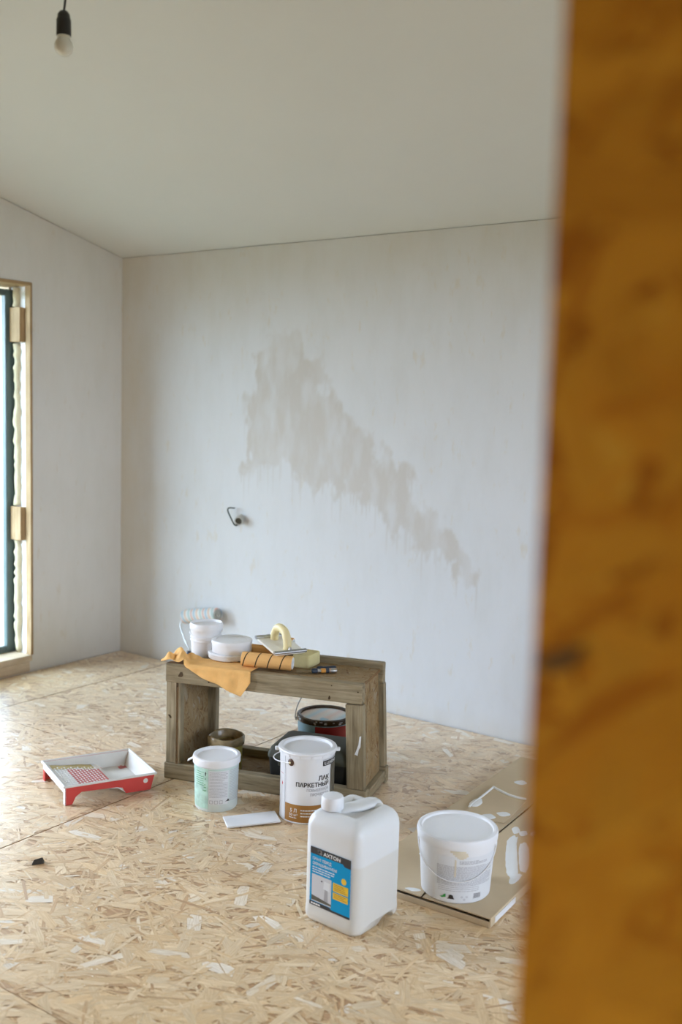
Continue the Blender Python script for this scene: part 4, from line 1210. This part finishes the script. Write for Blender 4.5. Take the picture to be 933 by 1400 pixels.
# ------------------------------------------------------------------ on the bench: roller sleeves
def sleeve(name, label, a, b, r, pile, group, hole=.010, ringmat=None, cat='roller sleeve'):
    A, B = Vector(a), Vector(b); d = B - A; ln = d.length
    e = thing(name, label, cat, tuple((A + B) / 2), 0, group)
    e.rotation_euler = d.to_track_quat('X', 'Z').to_euler()
    bm = lathe_bm([(r - .006, -ln / 2), (r - .001, -ln / 2 + .001), (r, -ln / 2 + .006), (r, -ln / 4), (r, 0), (r, ln / 4), (r, ln / 2 - .006), (r - .001, ln / 2 - .001), (r - .006, ln / 2)], 40)
    bmesh.ops.rotate(bm, verts=bm.verts, cent=(0, 0, 0), matrix=Matrix.Rotation(PI / 2, 3, 'Y'))
    obj('pile', bm, pile, e, smooth=True)
    bm = lathe_bm([(hole, -ln / 2 - .0005), (r - .005, -ln / 2 - .0005), (r - .005, ln / 2 + .0005), (hole, ln / 2 + .0005), (hole, -ln / 2 - .0005)], 32)
    bmesh.ops.rotate(bm, verts=bm.verts, cent=(0, 0, 0), matrix=Matrix.Rotation(PI / 2, 3, 'Y'))
    obj('core_tube', bm, ringmat or M['conduit'], e, smooth=True)
    return e
G = 'paint roller sleeves lying on the bench'
sleeve('roller_sleeve', 'orange roller sleeve with black spiral stripes at the bench front edge', on_bench(.304, .062, .5110), on_bench(.508, .088, .5060), .0285, M['sleeve_striped'], G, .012, M['white_lid'])
sleeve('roller_sleeve', 'plain orange roller sleeve lying between the white tubs and float', on_bench(.262, .246, .4985), on_bench(.420, .238, .4985), .0275, M['sleeve_orange'], G)
sleeve('roller_sleeve', 'short orange roller sleeve with dark hollow end behind the float handle', on_bench(.325, .286, .5385), on_bench(.438, .282, .5385), .0215, M['sleeve_orange'], G, .011, M['white_lid'])

# ------------------------------------------------------------------ on the bench: sanding float, sponge, knives
ax_w = Vector((.68, .733, 0)).normalized(); ax_l = Vector((-.733, .68, 0)).normalized()
fc_ = on_bench(.425, .166, .5545)
t = thing('sanding_float', 'cream hand sanding float with steel clamps and arched yellow handle', 'sanding float', fc_)
xl = (Matrix.Rotation(BA, 3, 'Z') @ ax_l); xw = (Matrix.Rotation(BA, 3, 'Z') @ ax_w)
xl = (xl + Vector((0, 0, .15))).normalized(); up_ = xl.cross(-xw).normalized()
if up_.z < 0: up_ = -up_
yy = up_.cross(xl)
t.rotation_euler = Matrix((xl, yy, up_)).transposed().to_euler()
obj('plate', box_bm((-.092, -.066, -.005), (.092, .066, .004), bevel=.002), M['cream_white'], t)
for x in (-.088, .088):
    o = obj('clamp_bar', loft_bm([[(x + .009 * math.cos(a) * 1.1, y, .006 + .0075 * math.sin(a)) for a in [2 * PI * k / 16 for k in range(16)]] for y in (-.070, .070)]), M['steel'], t, smooth=True)
    obj('wing_nut', lathe_bm([(0, .012), (.005, .010), (.007, 0), (0, 0)], 12), M['steel'], o, loc=(x * .97, 0, .012))
hp = smooth_path([(-.060, 0, .003), (-.058, 0, .030), (-.036, 0, .062), (.004, 0, .070), (.040, 0, .058), (.058, 0, .028), (.058, 0, .003)], 7)
obj('handle', tube_bm(hp, .0165, 16), M['cream'], t, smooth=True)

bm = loft_bm([[(x, y, z) for x, y in rrect(.078 - i, .108 - i, .012, 4)] for z, i in ((0, .006), (.005, 0), (.047, 0), (.052, .006))])
t = obj('sponge', bm, M['sponge'], loc=on_bench(.520, .216, .4705), rot=(0, 0, BA - .10), smooth=True)
tag(t, 'yellow block sponge lying on the bench under the float', 'sponge')

def knife(name, label, a, b, z, handle_len, inlay):
    A = Vector(on_bench(*a, z)); B = Vector(on_bench(*b, z + .002)); d = B - A; ln = d.length
    e = thing(name, label, 'putty knife', tuple(A)); e.rotation_euler = (0, 0, math.atan2(d.y, d.x))
    obj('blade', poly_prism([(0, -.016), (.0, .016), (ln - handle_len - .02, .008), (ln - handle_len, .007), (ln - handle_len, -.007), (ln - handle_len - .02, -.008)], lambda p, q, c: (p, q, c), -.001, .0006), M['blade'], e)
    x0 = ln - handle_len
    obj('bolster', loft_bm([[(x0 + dx, w * math.cos(q), h * math.sin(q)) for q in [2 * PI * k / 16 for k in range(16)]] for dx, w, h in ((-.004, .009, .006), (.0, .013, .0095), (.016, .0125, .0095), (.020, .010, .008))]), M['navy'], e, smooth=True)
    h = obj('handle', loft_bm([[(x0 + dx, w * math.cos(q), hh * math.sin(q)) for q in [2 * PI * k / 16 for k in range(16)]] for dx, w, hh in ((.018, .010, .008), (.03, .0085, .007), (.06, .0105, .0085), (handle_len - .012, .0125, .0095), (handle_len - .002, .010, .008), (handle_len, .004, .004))]), M['steel'] if inlay else M['navy'], e, smooth=True)
    if inlay:
        for u0, u1 in ((.034, .052), (handle_len - .030, handle_len - .006)):
            obj('orange_inlay', loft_bm([[(x0 + dx, .0112 * math.cos(q), .0090 * math.sin(q)) for q in [2 * PI * k / 16 for k in range(16)]] for dx in (u0, u1)]), M['orange_pl'], h, smooth=True)
        for u0, u1 in ((.053, .066),):
            obj('navy_inlay', loft_bm([[(x0 + dx, .0114 * math.cos(q), .0092 * math.sin(q)) for q in [2 * PI * k / 16 for k in range(16)]] for dx in (u0, u1)]), M['navy'], h, smooth=True)
    return e
knife('putty_knife', 'putty knife with grey and orange handle on the right bench end', (.528, .078), (.672, .150), .4805, .098, True)
knife('putty_knife', 'all dark putty knife behind the grey and orange handled one', (.565, .135), (.655, .190), .4795, .075, False)

# ------------------------------------------------------------------ big striped roller leaning on the wall
e = thing('paint_roller', 'striped fleece paint roller leaning against the back wall behind bench', 'paint roller', (-3.84, 3.985, 0))
A, B = Vector((-3.922, 4.103, .300)), Vector((-3.672, 4.103, .345))
mid = (A + B) / 2; d = B - A
Lr = d.length; rr = .0415
bm = lathe_bm([(rr - .010, -Lr / 2), (rr - .002, -Lr / 2 + .001), (rr, -Lr / 2 + .008), (rr, 0), (rr, Lr / 2 - .008), (rr - .002, Lr / 2 - .001), (rr - .010, Lr / 2)], 48)
bmesh.ops.rotate(bm, verts=bm.verts, cent=(0, 0, 0), matrix=Matrix.Rotation(PI / 2, 3, 'Y'))
loc0 = mid - Vector(e.location)
q = d.to_track_quat('X', 'Z').to_euler()
sl = obj('pile', bm, M['sleeve_multi'], e, smooth=True, loc=loc0, rot=q)
bm = lathe_bm([(0, -Lr / 2 - .001), (rr - .009, -Lr / 2 - .001), (rr - .009, Lr / 2 - .004), (.016, Lr / 2 - .006), (.014, Lr / 2 + .002), (.006, Lr / 2 + .002), (.005, Lr / 2 - .004), (0, Lr / 2 - .004)], 40)
bmesh.ops.rotate(bm, verts=bm.verts, cent=(0, 0, 0), matrix=Matrix.Rotation(PI / 2, 3, 'Y'))
obj('end_cap', bm, M['conduit'], sl, smooth=True)
E0 = Vector(e.location)
dn = d.normalized()
wp = [A - dn * .004, A - dn * .016, A - dn * .020 + Vector((0, -.006, -.014)), A - dn * .016 + Vector((0, -.020, -.060)), Vector((-3.872, 4.060, .165)), Vector((-3.83, 4.045, .135)), Vector((-3.822, 4.035, .120))]
obj('wire_frame', tube_bm([p - E0 for p in smooth_path(wp, 6)], .0038, 8), M['steel'], e, smooth=True)
obj('handle', tube_bm([p - E0 for p in (Vector((-3.822, 4.035, .130)), Vector((-3.820, 4.025, .09)), Vector((-3.816, 4.010, .04)), Vector((-3.813, 3.998, .012)))], [.011, .014, .015, .011], 14), M['navy'], e, smooth=True)

# ------------------------------------------------------------------ conduit stub and cable on the wall
t = thing('conduit_stub', 'short grey conduit stub sticking out of the back wall', 'conduit', (-3.553, YB, .893))
ax = Vector((.30, -.80, -.16)).normalized()
bm = bmesh.new(); pr = []
for k in range(11): pr.append((.0225 + (.0025 if k % 2 else 0), .062 * k / 10 - .012))
lathe_bm(pr + [(.0185, .050), (.0185, .02), (0, .02)], 28, bm)
obj('pipe', bm, M['conduit'], t, smooth=True, rot=ax.to_track_quat('Z', 'Y').to_euler())
obj('dark_mouth', lathe_bm([(0, .0455), (.0188, .0455), (.0188, .040), (0, .040)], 24), M['conduit_end'], t, rot=ax.to_track_quat('Z', 'Y').to_euler())
wp = [(-3.584, YB + .004, .855), (-3.586, YB - .02, .858), (-3.604, YB - .032, .895), (-3.622, YB - .036, .930), (-3.622, YB - .036, .943), (-3.612, YB - .035, .950), (-3.578, YB - .030, .951)]
t = obj('cable_end', tube_bm([Vector(p) - Vector((-3.584, YB, .855)) for p in smooth_path(wp, 6)], [.0052] * 8 + [.0042] * 29, 8), M['cable'], loc=(-3.584, YB, .855), smooth=True)
tag(t, 'bent dark cable end poking from the wall beside the conduit stub', 'cable')

# ------------------------------------------------------------------ bare bulb on its cord
bxp, byp = -2.176, 1.795
t = thing('pendant_bulb', 'bare white bulb in a black socket hanging from a cord', 'light bulb', (bxp, byp, 2.402))
glassy = plain('opal_glass', (.66, .66, .60), .15, .02, 4, spec=.6)
prof = [(0, 0)] + [(.0245 * math.sin(PI * k / 16), .0245 - .0245 * math.cos(PI * k / 16)) for k in range(1, 12)] + [(.0165, .0425), (.0155, .047)]
obj('bulb', lathe_bm(prof, 40), glassy, t, smooth=True)
obj('bulb_collar', lathe_bm([(.0155, .045), (.0172, .047), (.0165, .056), (0, .056)], 32), M['cream_white'], t, smooth=True)
obj('socket', lathe_bm([(.015, .052), (.0188, .051), (.019, .055), (.0185, .092), (.0172, .095), (.0165, .097), (.0155, .106), (.010, .1135), (.004, .116), (0, .116)], 36), M['black'], t, smooth=True)
zc_ = ceil_z(byp) - 2.402
obj('cord', tube_bm(smooth_path([(0, 0, .113), (.0025, .001, .130), (.004, .002, .155), (.002, .002, .19), (-.002, 0, .26), (0, 0, zc_ - .02), (0, 0, zc_ + .002)], 8), .0030, 8), M['black'], t, smooth=True)
obj('ceiling_rose', lathe_bm([(0, zc_ - .018), (.018, zc_ - .016), (.030, zc_ + .002), (0, zc_ + .002)], 24), M['black'], t, smooth=True)
